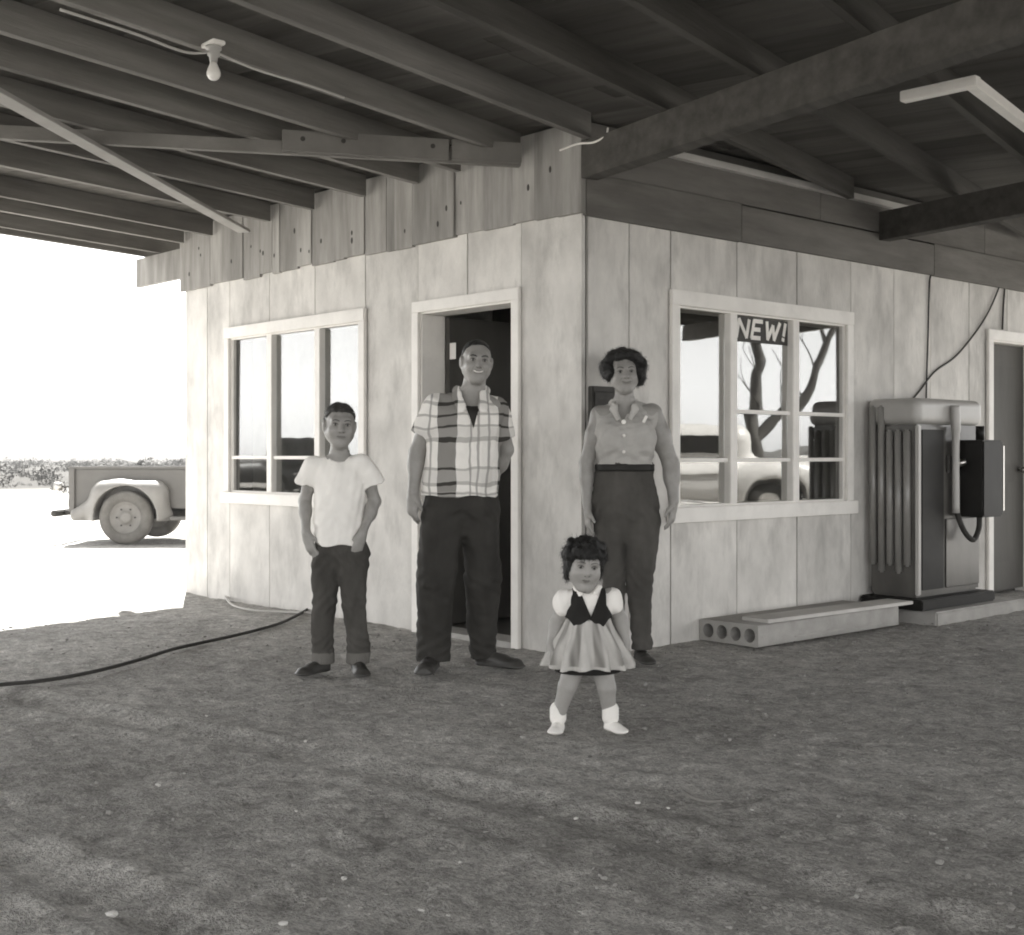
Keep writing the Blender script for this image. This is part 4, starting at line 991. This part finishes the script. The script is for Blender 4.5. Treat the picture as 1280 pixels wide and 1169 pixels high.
M['brow_shade'] = mat('dark_lash_and_gap_shade', 0.06, 0.7, 0.1)  # lash lines; nostril and lip gap shade drawn in the same dark
M['skin_crease'] = mat('skin_fold_shade', 0.17, 0.6, 0.1)  # shade of lid and cheek creases drawn as darker skin
M['lip'] = mat('lip', 0.19, 0.4, 0.1)
def eyes(par, c, s, R, mouth=False):
    for q in (-1, 1):
        p = np.array(c) + R @ (A3(q * .032, -.0715, .0105) * s)
        bm = bmesh.new(); bmesh.ops.create_uvsphere(bm, u_segments=16, v_segments=12, radius=.0125 * s)
        me = bpy.data.meshes.new('eye'); bm.to_mesh(me); bm.free()
        fw = Vector(R @ A3(0, -1, -.15)).normalized(); at = me.attributes.new('tint', 'FLOAT', 'POINT')
        at.data.foreach_set('value', [1.0 if v.co.normalized().dot(fw) > .86 else 0.0 for v in me.vertices])
        link('eye', me, M['eye'], par, loc=p, smooth=True)
    if mouth:
        p = np.array(c) + R @ (A3(0, -.0845, -.0535) * s); bm = bmesh.new(); bmesh.ops.create_uvsphere(bm, u_segments=14, v_segments=8, radius=1)
        bmesh.ops.transform(bm, matrix=Matrix(R.tolist()).to_4x4() @ Matrix.Diagonal((.018 * s, .006 * s, .0042 * s, 1)), verts=bm.verts); bm_obj('teeth', bm, M['teeth'], par, smooth=True, loc=p)
def hand(S, w, d, n, th, s=1.0, curl=.5, r=1.0):
    """w wrist, d along the hand, n palm normal (fingers curl to it), th thumb side"""
    w = np.array(w, float); d = norm(d); n = norm(n - np.dot(n, d) * d); th = norm(th - np.dot(th, d) * d)
    S.cone(w, w + d * .035 * s, .027 * s * r, .034 * s * r, .015, (n, .62))
    S.cone(w + d * .035 * s, w + d * .088 * s, .036 * s * r, .038 * s * r, .012, (n, .42))
    for i, (o, L) in enumerate(((.027, .074), (.009, .082), (-.009, .077), (-.026, .060))):
        p = w + d * (.092 - .004 * abs(i - 1.2)) * s + th * o * s; ang = curl * (.35 + .08 * i); rad = (.0092 - .0006 * i) * s * r
        sp = norm(d + th * o * 1.2)
        for f, k in ((.46, 0), (.31, 1), (.23, 2)):
            dd = sp * math.cos(ang) + n * math.sin(ang); q = p + dd * L * f * s
            S.cone(p, q, rad, rad * .92, .005 if k == 0 else .002); p = q; rad *= .92; ang += curl * .75
    p = w + d * .028 * s + th * .026 * s; dd = norm(d * .75 + th * .62 + n * .25)
    q = p + dd * .040 * s; S.cone(p, q, .0145 * s * r, .0115 * s * r, .008); dd = norm(d + th * .18 + n * .45); S.cone(q, q + dd * .034 * s, .0112 * s * r, .0092 * s * r, .003)
def shoe(S, heel, ang, L, wd, hgt, k=.012):
    """ang: direction of the toe, 0 = toward the viewer, + = picture right"""
    f = A3(math.sin(ang), -math.cos(ang), 0); h = A3(*heel) - f * wd * .52; up = A3(0, 0, 1)
    S.cone(h + f * wd * .48 + up * .012, h + f * (L - wd * .52) + up * .011, wd * .43, wd * .53, .003, (up, .26))          # sole
    S.cone(h + f * wd * .50 + up * hgt * .42, h + f * (L - wd * .62) + up * hgt * .26, wd * .40, wd * .47, k, (up, .62))   # vamp
    S.cone(h + f * wd * .50 + up * hgt * .55, h + f * L * .58 + up * hgt * .42, wd * .36, wd * .33, k, (up, .9))           # instep
    S.cone(h + f * wd * .48 + up * hgt * .4, h + f * wd * .56 + up * hgt * 1.02, wd * .40, wd * .41, k)                     # ankle
    S.cut(lambda X, Y, Z: 0.0 - Z + 0 * X + 0 * Y)
def limb_body(S, sh, el, wr, r, k=.03):
    S.chain([sh, el, wr], [r[0], r[1], r[2]], k)
    m = sh * .55 + el * .45; S.ell(m, A3(r[0], r[0], r[0] * 1.5) * .98, .02)
    f = el * .7 + wr * .3; S.ell(f, A3(r[1], r[1], r[1] * 1.6) * 1.04, .02)
def person(name, at, label, body, skin, yaw=0.0):
    o = link(name, body, M[skin], loc=at, rot=(0, 0, CAM_YAW + yaw)); return tag(o, label, 'person')
def hair_cap(S, c, s, R, grow, front, side, back=-.03):
    """skull cap kept behind the hair line"""
    T = lambda *p: np.array(c) + R @ (A3(*p) * s)
    S.ell(T(0, .020, .036), A3(.076 + grow, .097 + grow, .084 + grow) * s, 0, R)
    Rn = R
    def cutter(X, Y, Z):
        x = (X - c[0]); y = (Y - c[1]); z = (Z - c[2])
        lx = (x * Rn[0, 0] + y * Rn[1, 0] + z * Rn[2, 0]) / s; ly = (x * Rn[0, 1] + y * Rn[1, 1] + z * Rn[2, 1]) / s; lz = (x * Rn[0, 2] + y * Rn[1, 2] + z * Rn[2, 2]) / s
        line = np.where(ly < -.005, front - .10 * np.clip(np.abs(lx) - .045, 0, 1) * 10 * .35, np.where(ly < .035, side + .0 * lx, back))
        line = np.interp(ly, [-.09, -.045, -.02, .012, .04, .09], [front, front - .004, front - .028, side, (side + back) / 2, back]) - .0 * lx
        return (line - lz) * s * .8
    S.cut(cutter)

def make_man():
    H = A3(.075, -.03, 1.612); hs = .98; R = rot3(D2R(10), D2R(2), D2R(4))
    shL, shR = A3(-.148, .0, 1.375), A3(.182, .05, 1.37); elL, wrL = A3(-.240, .035, 1.14), A3(-.258, -.01, .935); elR, wrR = A3(.226, .13, 1.155), A3(.150, .19, .985)
    hip = A3(.005, .02, .90)
    S = Sdf((-.45, -.35, -.01), (.45, .40, 1.78), .0055)
    S.stack([(.80, .0, .03, .11, .05), (.95, .005, .02, .150, .10), (1.10, .015, .02, .150, .105), (1.25, .02, .015, .165, .112), (1.36, .022, .02, .165, .10), (1.43, .03, .02, .13, .075), (1.47, .04, .02, .06, .055)], .03)
    S.cone((.045, .015, 1.40), tuple(H + A3(-.003, .02, -.05)), .066, .056, .04)
    S.cone(shL + A3(.02, 0, 0), (.035, .03, 1.405), .052, .055, .04); S.cone(shR + A3(-.02, 0, 0), (.055, .03, 1.405), .052, .055, .04)
    head(S, H, hs, R, ears=1.15, smile=True)
    for sh, el, wr in ((shL, elL, wrL), (shR, elR, wrR)): limb_body(S, sh, el, wr, (.054, .043, .029))
    hand(S, wrL, (-.03, -.10, -1), (.55, .8, 0), (.55, -.85, 0), 1.05, .55)
    hand(S, wrR, (-.45, -.2, -.9), (-.2, -1, .1), (-.7, .1, .6), 1.02, .25)
    for hx, hy, kx, ky, axx, ay in ((-.085, .0, -.135, -.03, -.175, .02), (.085, .03, .095, .03, .105, .11)):
        S.chain([A3(hx, hy, .88), A3(kx, ky, .48), A3(axx, ay, .09)], [.085, .058, .042], .04)
    S.cone((-.160, .03, .04), (-.175, -.08, .03), .024, .018, .01); S.cone((.105, .11, .04), (.20, .06, .03), .024, .018, .01)
    feats = features(S, H, hs, R, .012, .0045, True)
    body = S.mesh('person', face_tint(H, hs, R, .25, .1))
    m = person('person', gp(578, 836), 'man in open necked plaid short sleeved shirt and dark slacks in front of the doorway', body, 'skin')
    put_features(m, feats)
    eyes(m, H, hs, R)
    # hair: thin and short, high hairline
    S = Sdf(H - .14, H + .15, .0045); hair_cap(S, H, hs, R, .0035, .094, .016); S.wrinkle(.0012, 260, 3); link('hair', hairify(S.mesh('hair'), 900, .022, .0007, 1, (0, 1, -.2), .12, .3), M['hair'], m)
    # shirt
    S = Sdf((-.40, -.25, .85), (.40, .32, 1.56), .0055)
    S.stack([(.905, -.015, .015, .205, .145), (.98, -.01, .015, .198, .140), (1.10, .0, .015, .190, .136), (1.22, .010, .012, .194, .138), (1.31, .016, .018, .190, .130), (1.365, .022, .022, .180, .110), (1.41, .028, .022, .135, .088), (1.44, .036, .022, .09, .075), (1.468, .04, .022, .07, .066)], .0, power=2.15)
    S.cone(shL + A3(.02, 0, 0), (.035, .03, 1.412), .064, .058, .03); S.cone(shR + A3(-.02, 0, 0), (.055, .03, 1.412), .064, .058, .03)
    dL = norm(elL - shL); dR = norm(elR - shR)
    S.cone(shL, shL + dL * .155, .060, .074, .03, cap=True); S.cone(shR, shR + dR * .155, .058, .068, .03, cap=True)
    S.wrinkle(.0042, 30, 5, (1.3, 1.0, .4)); S.wrinkle(.0020, 75, 6)
    xc = lambda Z: .062 + (Z - 1.27) * -.06
    S.cut(lambda X, Y, Z: -np.maximum(np.maximum(np.abs(X - xc(Z)) - np.clip((Z - 1.265) * .30, -.01, .062), Y - .0), 1.26 - Z))
    S.cut(lambda X, Y, Z: -np.maximum(np.sqrt((X - .045) ** 2 + (Y - .01) ** 2) - .066, 1.43 - Z))
    S.cut(lambda X, Y, Z: .908 + .008 * np.sin(X * 28) - Z + 0 * Y)
    link('shirt', S.mesh('shirt'), M['plaid'], m)
    S = Sdf((-.16, -.22, 1.18), (.26, .16, 1.46), .005)       # dark undershirt in the open neck
    S.stack([(1.20, .02, .015, .160, .116), (1.30, .022, .017, .166, .112), (1.36, .024, .02, .160, .104), (1.412, .032, .02, .125, .080)], 0)
    S.cut(lambda X, Y, Z: Z - 1.385 - .25 * np.abs(X - .05) + 0 * Y)
    link('undershirt', S.mesh('undershirt'), M['slacks'], m)
    S = Sdf((-.16, -.22, 1.22), (.26, .16, 1.56), .005)       # turned down collar
    for q in (-1, 1):
        S.chain([A3(.045 + q * .035, .085, 1.475), A3(.045 + q * .078, .03, 1.472), A3(.045 + q * .074, -.055, 1.438), A3(.055 + q * .055, -.118, 1.372)], [.022, .026, .030, .030], .006, (A3(q * .55, -.75, .35), .26))
    link('collar', S.mesh('collar'), M['plaid'], m)
    # slacks
    S = Sdf((-.36, -.26, .02), (.36, .34, 1.02), .006)
    S.stack([(.70, -.005, .02, .12, .06), (.86, .0, .02, .186, .132), (.98, .005, .02, .172, .122), (1.0, .005, .02, .168, .118)], .02)
    S.chain([A3(-.088, .0, .83), A3(-.138, -.025, .47), A3(-.160, .015, .10), A3(-.163, .015, .04)], [.108, .098, .083, .084], .035)
    S.chain([A3(.082, .035, .83), A3(.105, .04, .47), A3(.108, .10, .10), A3(.108, .10, .04)], [.106, .095, .074, .075], .035)
    S.wrinkle(.0060, 22, 8, (1.3, 1.3, .30)); S.wrinkle(.0026, 55, 9, (1, 1, .8)); S.folds(.10, .08, .0038, 105, 10, 1.2); S.folds(.48, .08, .0026, 80, 11, 1.5); S.folds(.80, .08, .003, 60, 12, 2.2)
    S.cut(lambda X, Y, Z: np.where(X < -.02, .036, .040) + .10 * (Y - .02) * -1 * (Y < .02) - Z)
    link('slacks', S.mesh('slacks'), M['slacks'], m)
    S = Sdf((-.30, -.22, -.005), (-.06, .16, .17), .005); shoe(S, (-.162, .015, 0), D2R(-8), .30, .10, .10); link('shoe', S.mesh('shoe'), M['leather'], m)
    S = Sdf((.0, -.12, -.005), (.42, .28, .17), .005); shoe(S, (.108, .10, 0), D2R(62), .30, .10, .10); link('shoe', S.mesh('shoe'), M['leather'], m)
make_man()

def make_woman():
    H = A3(-.012, -.03, 1.625); hs = 1.0; R = rot3(D2R(3), D2R(0), D2R(-2))
    shL, shR = A3(-.150, .02, 1.395), A3(.152, .02, 1.40); elL, wrL = A3(-.220, .035, 1.12), A3(-.218, -.005, .87); elR, wrR = A3(.262, .05, 1.115), A3(.272, -.005, .905)
    S = Sdf((-.42, -.32, -.01), (.42, .34, 1.80), .0055)
    S.stack([(.82, .0, .03, .12, .06), (.95, .0, .02, .160, .11), (1.10, -.005, .02, .135, .10), (1.25, -.005, .01, .150, .115), (1.36, -.003, .015, .155, .098), (1.44, -.005, .02, .12, .07), (1.475, -.008, .02, .055, .05)], .03)
    S.cone((-.005, .02, 1.42), tuple(H + A3(.002, .02, -.05)), .060, .050, .04)
    S.cone(shL + A3(.01, 0, 0), (-.01, .03, 1.42), .046, .040, .03); S.cone(shR + A3(-.01, 0, 0), (.0, .03, 1.42), .048, .040, .03)
    head(S, H, hs, R, ears=.9)
    limb_body(S, shL, elL, wrL, (.048, .040, .026)); limb_body(S, shR, elR, wrR, (.060, .047, .029))
    hand(S, wrL, (.06, -.06, -1), (.9, .3, 0), (.2, -1, 0), .95, .35)
    hand(S, wrR, (-.12, -.14, -1), (-.8, .45, 0), (-.35, -.9, 0), 1.0, .45)
    for hx, kx, axx in ((-.086, -.076, -.056), (.090, .086, .090)): S.chain([A3(hx, .02, .86), A3(kx, .01, .48), A3(axx, .03, .08)], [.074, .042, .032], .02)
    for axx in (-.056, .088): S.cone((axx, .03, .035), (axx + .01, -.06, .025), .022, .016, .01)
    feats = features(S, H, hs, R, .006, .0032, False)
    body = S.mesh('person', face_tint(H, hs, R, .2, .1))
    m = person('person', gp(782, 826), 'woman with dark wavy hair in grey sleeveless blouse and dark slacks at the store corner', body, 'skin_f')
    put_features(m, feats)
    eyes(m, H, hs, R); m.scale = (.965, .965, .965)
    S = Sdf(H - .2, H + .22, .0055); g = np.random.default_rng(4)
    T = lambda *p: H + R @ A3(*p)
    S.ell(T(0, .035, .040), (.092, .100, .076), 0, R); S.ell(T(-.080, .03, .015), (.034, .06, .058), .03, R); S.ell(T(.090, .03, .005), (.038, .062, .072), .03, R); S.ell(T(.02, -.035, .102), (.070, .05, .030), .03, R)
    for i in range(150):
        v = norm(g.normal(size=3)); 
        if v[1] < -.55 and v[2] < .45: continue
        if v[2] < -.55: continue
        p = T(0.004, .035, .045) + R @ (v * A3(.106, .098, .076)); S.ell(p, A3(1, 1, 1) * g.uniform(.016, .026), .020)
    S.wrinkle(.0026, 90, 21, (1, 1, 1.6)); S.wrinkle(.0018, 230, 22)
    S.ell(T(0, -.10, -.035), (.068, .095, .118), .012, R, op='-')
    link('hair', hairify(S.mesh('hair'), 2600, .032, .0008, 3, (0, .3, -1), .55, 1.0), M['hair'], m)
    S = Sdf((-.30, -.25, 1.05), (.30, .25, 1.55), .0055)
    S.stack([(1.095, -.003, .02, .158, .122), (1.14, -.003, .018, .160, .122), (1.22, -.003, .008, .172, .138), (1.30, -.003, .008, .174, .136), (1.36, -.003, .016, .168, .112), (1.41, -.003, .022, .135, .088), (1.445, -.006, .024, .09, .070), (1.475, -.006, .024, .066, .058)], 0)
    for q in (-1, 1): S.ell((q * .075, -.072, 1.275), (.075, .055, .085), .05)
    S.cone((-.01, .03, 1.422), shL + A3(-.020, .002, -.018), .050, .062, .025, cap=True); S.cone((.0, .03, 1.422), shR + A3(.026, .002, -.018), .050, .066, .025, cap=True)
    S.wrinkle(.0036, 36, 15, (1.2, 1, .5)); S.wrinkle(.0018, 85, 16); S.folds(1.14, .05, .003, 110, 17, .4)
    S.cut(lambda X, Y, Z: -np.maximum(np.maximum(np.abs(X + .022) - np.clip((Z - 1.352) * .46, -.01, .060), Y - .0), 1.34 - Z))
    S.cut(lambda X, Y, Z: -np.maximum(np.sqrt((X + .006) ** 2 + (Y - .01) ** 2) - .062, 1.445 - Z))
    def tb_(Vt):
        x, y, z = Vt.T; w = np.clip((z - 1.352) * .46, 0, .06); d = np.abs(np.abs(x + .022) - w); return ((d < .016) & (z > 1.34) & (y < .01)).astype(float) * .9
    link('blouse', S.mesh('blouse', tb_), M['blouse'], m)
    S = Sdf((-.16, -.20, 1.30), (.16, .14, 1.52), .005)
    for q in (-1, 1): S.chain([A3(-.006 + q * .045, .07, 1.478), A3(-.006 + q * .070, .01, 1.470), A3(-.012 + q * .062, -.06, 1.436), A3(-.018 + q * .036, -.112, 1.375)], [.014, .020, .024, .018], .006, (A3(q * .5, -.75, .4), .16))
    link('collar', S.mesh('collar', lambda Vt: np.ones(len(Vt)) * .7), M['blouse'], m)
    for z, y, r_ in ((1.352, -.128, .014), (1.275, -.140, .009), (1.185, -.128, .010)):
        bm = bmesh.new(); add_cyl(bm, (-.022, y - .002, z), (-.022, y - .012, z), r_, r_ * .8, 14); bm_obj('button', bm, M['trim'], m)
    bm = bmesh.new(); add_bar(bm, (.085, -.150, 1.348), (.105, -.142, 1.385), .016, .006, up=(0, 1, 0), bevel=.002); bm_obj('brooch', bm, M['trim'], m)
    S = Sdf((-.30, -.25, .05), (.30, .30, 1.16), .006)
    S.stack([(.66, .0, .02, .11, .055), (.84, .0, .025, .196, .145), (.93, -.002, .022, .190, .138), (1.03, -.004, .02, .166, .124), (1.12, -.004, .02, .156, .118)], .02)
    S.chain([A3(-.088, .02, .80), A3(-.076, .01, .46), A3(-.056, .03, .12), A3(-.056, .03, .05)], [.104, .064, .050, .054], .015)
    S.chain([A3(.090, .02, .80), A3(.086, .0, .46), A3(.09, .03, .12), A3(.09, .03, .05)], [.106, .070, .060, .064], .015)
    S.wrinkle(.0048, 24, 18, (1.2, 1.2, .4)); S.wrinkle(.0020, 60, 19); S.folds(.12, .07, .003, 105, 20, 1.2); S.folds(.46, .08, .0022, 85, 21, 1.5); S.folds(.84, .09, .004, 60, 22, 1.6)
    S.cut(lambda X, Y, Z: .062 - Z + 0 * X + 0 * Y)
    sl = link('slacks', S.mesh('slacks'), M['slacks_w'], m)
    S = Sdf((-.25, -.2, 1.04), (.25, .24, 1.16), .005); S.stack([(1.075, -.004, .02, .170, .132), (1.115, -.004, .02, .170, .134)], 0); link('belt', S.mesh('belt'), M['black'], m)
    for x_, a_ in ((-.05, -4), (.088, 10)):
        S = Sdf((x_ - .14, -.24, -.005), (x_ + .14, .14, .13), .005); shoe(S, (x_, .03, 0), D2R(a_), .245, .084, .07); link('shoe', S.mesh('shoe'), M['leather'], m)
make_woman()

def make_boy():
    H = A3(.022, -.02, 1.275); hs = .98; R = rot3(D2R(14), D2R(3), D2R(3))
    shL, shR = A3(-.118, .0, 1.075), A3(.148, .0, 1.08); elL, wrL = A3(-.168, .045, .885), A3(-.148, -.035, .725); elR, wrR = A3(.196, .04, .885), A3(.140, -.045, .725)
    S = Sdf((-.34, -.28, -.01), (.34, .28, 1.44), .005)
    S.stack([(.62, .012, .015, .08, .04), (.72, .012, .01, .108, .078), (.85, .013, .01, .104, .078), (.98, .014, .01, .116, .082), (1.06, .015, .01, .110, .068), (1.11, .016, .01, .075, .05), (1.135, .017, .01, .042, .042)], .025)
    S.cone((.016, .01, 1.09), tuple(H + A3(-.004, .015, -.06)), .048, .045, .03)
    S.cone(shL + A3(.02, 0, 0), shR - A3(.02, 0, 0), .038, .038, .03)
    head(S, H, hs, R, ears=1.05)
    limb_body(S, shL, elL, wrL, (.036, .031, .022)); limb_body(S, shR, elR, wrR, (.036, .031, .022))
    hand(S, wrL, (.30, -.15, -1), (.5, .85, 0), (.85, -.5, .25), .82, .35); hand(S, wrR, (-.30, -.15, -1), (-.5, .85, 0), (-.85, -.5, .25), .82, .35)
    for hx, kx, axx in ((-.050, -.062, -.072), (.078, .098, .112)): S.chain([A3(hx, .01, .62), A3(kx, .0, .36), A3(axx, .02, .07)], [.062, .045, .032], .03); S.cone((axx, .02, .035), (axx + (.03 if axx > 0 else -.05), -.05, .025), .020, .016, .01)
    feats = features(S, H, hs, R, .0, .003, False)
    body = S.mesh('person', face_tint(H, hs, R, .2, .1))
    m = person('person', gp(420, 841), 'boy with cropped hair in white T-shirt and dark jeans, thumbs in his pockets', body, 'skin')
    put_features(m, feats)
    eyes(m, H, hs, R)
    S = Sdf(H - .14, H + .15, .0045); hair_cap(S, H, hs, R, .0045, .080, .008); S.wrinkle(.0022, 130, 31); S.wrinkle(.001, 300, 32); link('hair', hairify(S.mesh('hair'), 2200, .011, .0007, 2, (0, -.3, .6), .9, .6), M['hair_brown'], m)
    S = Sdf((-.28, -.20, .60), (.30, .20, 1.18), .005)
    S.stack([(.655, .008, .008, .135, .105), (.74, .010, .008, .132, .104), (.86, .012, .008, .130, .102), (.97, .014, .008, .134, .102), (1.04, .015, .008, .130, .090), (1.09, .016, .01, .100, .066), (1.125, .016, .012, .058, .053)], 0, power=2.2)
    S.cone(shL + A3(.03, 0, -.004), shR - A3(.03, 0, .004), .050, .050, .02)
    dL, dR = norm(elL - shL), norm(elR - shR)
    S.cone(shL, shL + dL * .100 + A3(-.014, 0, 0), .048, .062, .02, cap=True); S.cone(shR, shR + dR * .105 + A3(.014, 0, 0), .048, .062, .02, cap=True)
    S.wrinkle(.0042, 34, 35, (1.3, 1, .4)); S.wrinkle(.0018, 85, 36); S.folds(.80, .08, .003, 70, 37, 1.2)
    S.cut(lambda X, Y, Z: -np.maximum(np.sqrt((X - .018) ** 2 + (Y + .008) ** 2) - .050, 1.104 - Z + (Y * .25)))
    S.cut(lambda X, Y, Z: .662 + np.clip(-(X + .06) * .5, 0, .05) + .006 * np.sin(X * 40) - Z + 0 * Y)
    link('t_shirt', S.mesh('t_shirt'), M['tee'], m)
    S = Sdf((-.22, -.18, .03), (.26, .20, .74), .005)
    S.stack([(.52, .012, .01, .09, .04), (.62, .012, .01, .142, .098), (.70, .012, .01, .130, .092), (.715, .012, .01, .128, .09)], .02)
    S.chain([A3(-.058, .01, .60), A3(-.062, -.005, .36), A3(-.070, .02, .10), A3(-.070, .02, .04)], [.080, .062, .053, .054], .02)
    S.chain([A3(.084, .01, .60), A3(.098, -.005, .36), A3(.110, .02, .10), A3(.110, .02, .04)], [.079, .061, .053, .054], .02)
    S.wrinkle(.0045, 30, 38, (1.2, 1.2, .4)); S.wrinkle(.0020, 72, 39); S.folds(.15, .06, .003, 125, 40, 1.2); S.folds(.36, .06, .0028, 100, 41, 1.5); S.folds(.58, .06, .004, 80, 42, 1.6)
    for x_ in (-.070, .110): S.cone((x_, .02, .085), (x_, .02, .05), .060, .060, .002)
    S.cut(lambda X, Y, Z: .046 - Z + 0 * X + 0 * Y)
    link('jeans', S.mesh('jeans', lambda Vt: (Vt[:, 2] < .103).astype(float)), M['denim'], m)
    for x_, a_ in ((-.068, -38), (.110, 16)):
        S = Sdf((x_ - .2, -.24, -.005), (x_ + .2, .12, .12), .0045); shoe(S, (x_, .02, 0), D2R(a_), .225, .080, .085); link('shoe', S.mesh('shoe'), M['leather'], m)
make_boy()

def make_girl():
    H = A3(-.015, -.02, .680); hs = .87; R = rot3(D2R(6), D2R(10), D2R(6))
    shL, shR = A3(-.082, .0, .545), A3(.092, .01, .555); elL, wrL = A3(-.125, .03, .44), A3(-.150, -.01, .355); elR, wrR = A3(.135, .04, .45), A3(.155, .02, .365)
    S = Sdf((-.26, -.22, -.01), (.28, .22, .86), .0045)
    S.stack([(.25, .0, .01, .070, .06), (.33, .0, .005, .082, .072), (.44, .0, .0, .078, .070), (.52, .002, .005, .078, .062), (.57, .002, .01, .055, .045), (.60, 0, .01, .035, .035)], .02)
    S.cone((0, .01, .56), tuple(H + A3(0, .015, -.05)), .036, .036, .02)
    head(S, H, hs, R, child=True, ears=.9)
    limb_body(S, shL, elL, wrL, (.030, .026, .020)); limb_body(S, shR, elR, wrR, (.030, .026, .020))
    hand(S, wrL, (-.15, -.2, -1), (.8, .5, 0), (.3, -.9, 0), .58, .5, 1.1); hand(S, wrR, (.1, -.2, -1), (-.8, .5, 0), (-.3, -.9, 0), .58, .5, 1.1)
    S.chain([A3(-.045, .01, .29), A3(-.085, -.015, .185), A3(-.122, .0, .06)], [.050, .037, .026], .02); S.chain([A3(.050, .01, .29), A3(.075, -.01, .18), A3(.090, .01, .06)], [.050, .037, .026], .02)
    for x_, a in ((-.122, -.3), (.09, .5)): S.cone((x_, 0, .03), (x_ + a * .05, -.04, .02), .016, .012, .01)
    feats = features(S, H, hs, R, .002, .0018, False, .72)
    body = S.mesh('person', face_tint(H, hs, R, .15, .1))
    m = person('person', gp(735, 914), 'toddler girl in striped full skirt, dark bodice and white puffed sleeves', body, 'skin_c')
    put_features(m, feats)
    eyes(m, H, hs, R)
    S = Sdf(H - .16, H + .17, .0045); T = lambda *p: H + R @ (A3(*p) * hs)
    S.ell(T(0, .02, .045), A3(.085, .102, .088) * hs, 0, R); S.ell(T(-.072, .02, -.01), A3(.026, .06, .07) * hs, .02, R); S.ell(T(.076, .03, -.005), A3(.022, .055, .06) * hs, .02, R); S.ell(T(-.01, -.065, .075), A3(.070, .03, .030) * hs, .02, R)
    g = np.random.default_rng(8)
    for i in range(46):
        v = norm(g.normal(size=3)); 
        if v[2] < -.1 and v[1] < -.2 or v[2] < -.5 or v[2] > .75: continue
        S.ell(T(*(v * A3(.088, .104, .09) + A3(0, .02, .045))), A3(1, 1, 1) * g.uniform(.012, .020), .016)
    S.wrinkle(.0025, 170, 41); S.ell(T(0, -.10, -.028), A3(.066, .075, .078) * hs, .01, R, op='-')
    S.cut(lambda X, Y, Z: H[2] - .062 - Z + 0 * X + 0 * Y); link('hair', hairify(S.mesh('hair'), 2200, .034, .0007, 4, (.3, -.3, -1), .35, .8), M['hair'], m)
    # white blouse with puffed sleeves
    S = Sdf((-.20, -.14, .40), (.20, .14, .63), .0045)
    S.stack([(.44, 0, .002, .086, .078), (.52, .002, .005, .086, .070), (.560, .002, .008, .080, .056), (.592, 0, .01, .046, .046)], 0)
    S.ell((-.098, .0, .525), (.044, .044, .056), .018); S.ell((.100, .010, .530), (.044, .042, .054), .018)
    for q in (-1, 1): S.chain([A3(q * .035, .035, .598), A3(q * .045, -.02, .592), A3(q * .028, -.055, .570)], [.010, .013, .013], .004, (A3(q * .4, -.6, .7), .4))
    S.wrinkle(.0020, 80, 44); link('blouse', S.mesh('blouse'), M['tee'], m)
    # dark bodice, open at the front
    S = Sdf((-.14, -.15, .38), (.14, .13, .60), .004)
    S.stack([(.435, 0, .0, .097, .090), (.50, .002, .002, .098, .085), (.548, .002, .006, .090, .070), (.585, .002, .01, .064, .056)], 0)
    S.cut(lambda X, Y, Z: -np.maximum(np.abs(X - .008) - np.clip((Z - .475) * .42, -.01, .045), Y - .01)); S.cut(lambda X, Y, Z: np.abs(X) - (.072 + np.clip((.52 - Z) * .6, 0, .03)) + 0 * Y + 0 * Z)
    S.cut(lambda X, Y, Z: .445 + .02 * np.cos(X * 70) * (Y < 0) - Z)
    link('bodice', S.mesh('bodice'), M['vest'], m)
    # full pleated skirt
    S = Sdf((-.24, -.22, .22), (.24, .22, .48), .0045)
    S.stack([(.262, .0, .0, .180, .152), (.32, .0, .0, .162, .140), (.40, .0, .0, .118, .108), (.462, .0, .0, .090, .084)], 0, pleat=(15, .11, .16, .46)); S.wrinkle(.003, 45, 47)
    S.cut(lambda X, Y, Z: .266 + .006 * np.sin(X * 30 + 1) - Z + 0 * Y)
    def stripes(Vt):
        th = np.arctan2(Vt[:, 1], Vt[:, 0]); s_ = np.sin(9 * th + .8); t_ = np.clip(s_ * 1.6 - .1, 0, 1) * .75 + .15 * np.sin(23 * th + 40 * Vt[:, 2]); return np.where(Vt[:, 2] < .285, 0, np.clip(t_, 0, 1))
    link('skirt', S.mesh('skirt', stripes), M['skirt'], m)
    S = Sdf((-.20, -.18, .20), (.20, .18, .30), .005); S.stack([(.245, 0, 0, .135, .118), (.285, 0, 0, .145, .125)], 0); link('underskirt', S.mesh('underskirt'), M['vest'], m)
    for x_, a_ in ((-.122, -12), (.092, 34)):
        S = Sdf((x_ - .13, -.16, -.005), (x_ + .13, .10, .12), .004); S.cone((x_, .005, .055), (x_, .003, .088), .034, .034, .004); s_ = link('sock', S.mesh('sock'), M['tee'], m)
        S = Sdf((x_ - .13, -.16, -.005), (x_ + .13, .10, .12), .004); shoe(S, (x_, .004, 0), D2R(a_), .128, .058, .055, .008); link('shoe', S.mesh('shoe'), M['white_shoe'], m)
make_girl()

# ------------------------------------------------------------------ dusty air
hz = bpy.data.materials.new('dusty_air'); hz.use_nodes = True
nt = hz.node_tree; nt.nodes.remove(nt.nodes['Principled BSDF']); pv = nt.nodes.new('ShaderNodeVolumePrincipled')
pv.inputs['Color'].default_value = (.95, .95, .94, 1); pv.inputs['Density'].default_value = 0.0008
nt.links.new(pv.outputs[0], nt.nodes['Material Output'].inputs['Volume'])
bm = bmesh.new(); add_box(bm, -220, 220, -220, 220, -1.6, 9.0)
tag(bm_obj('haze', bm, hz), 'pale dusty haze hanging over the desert', 'haze', kind='stuff')
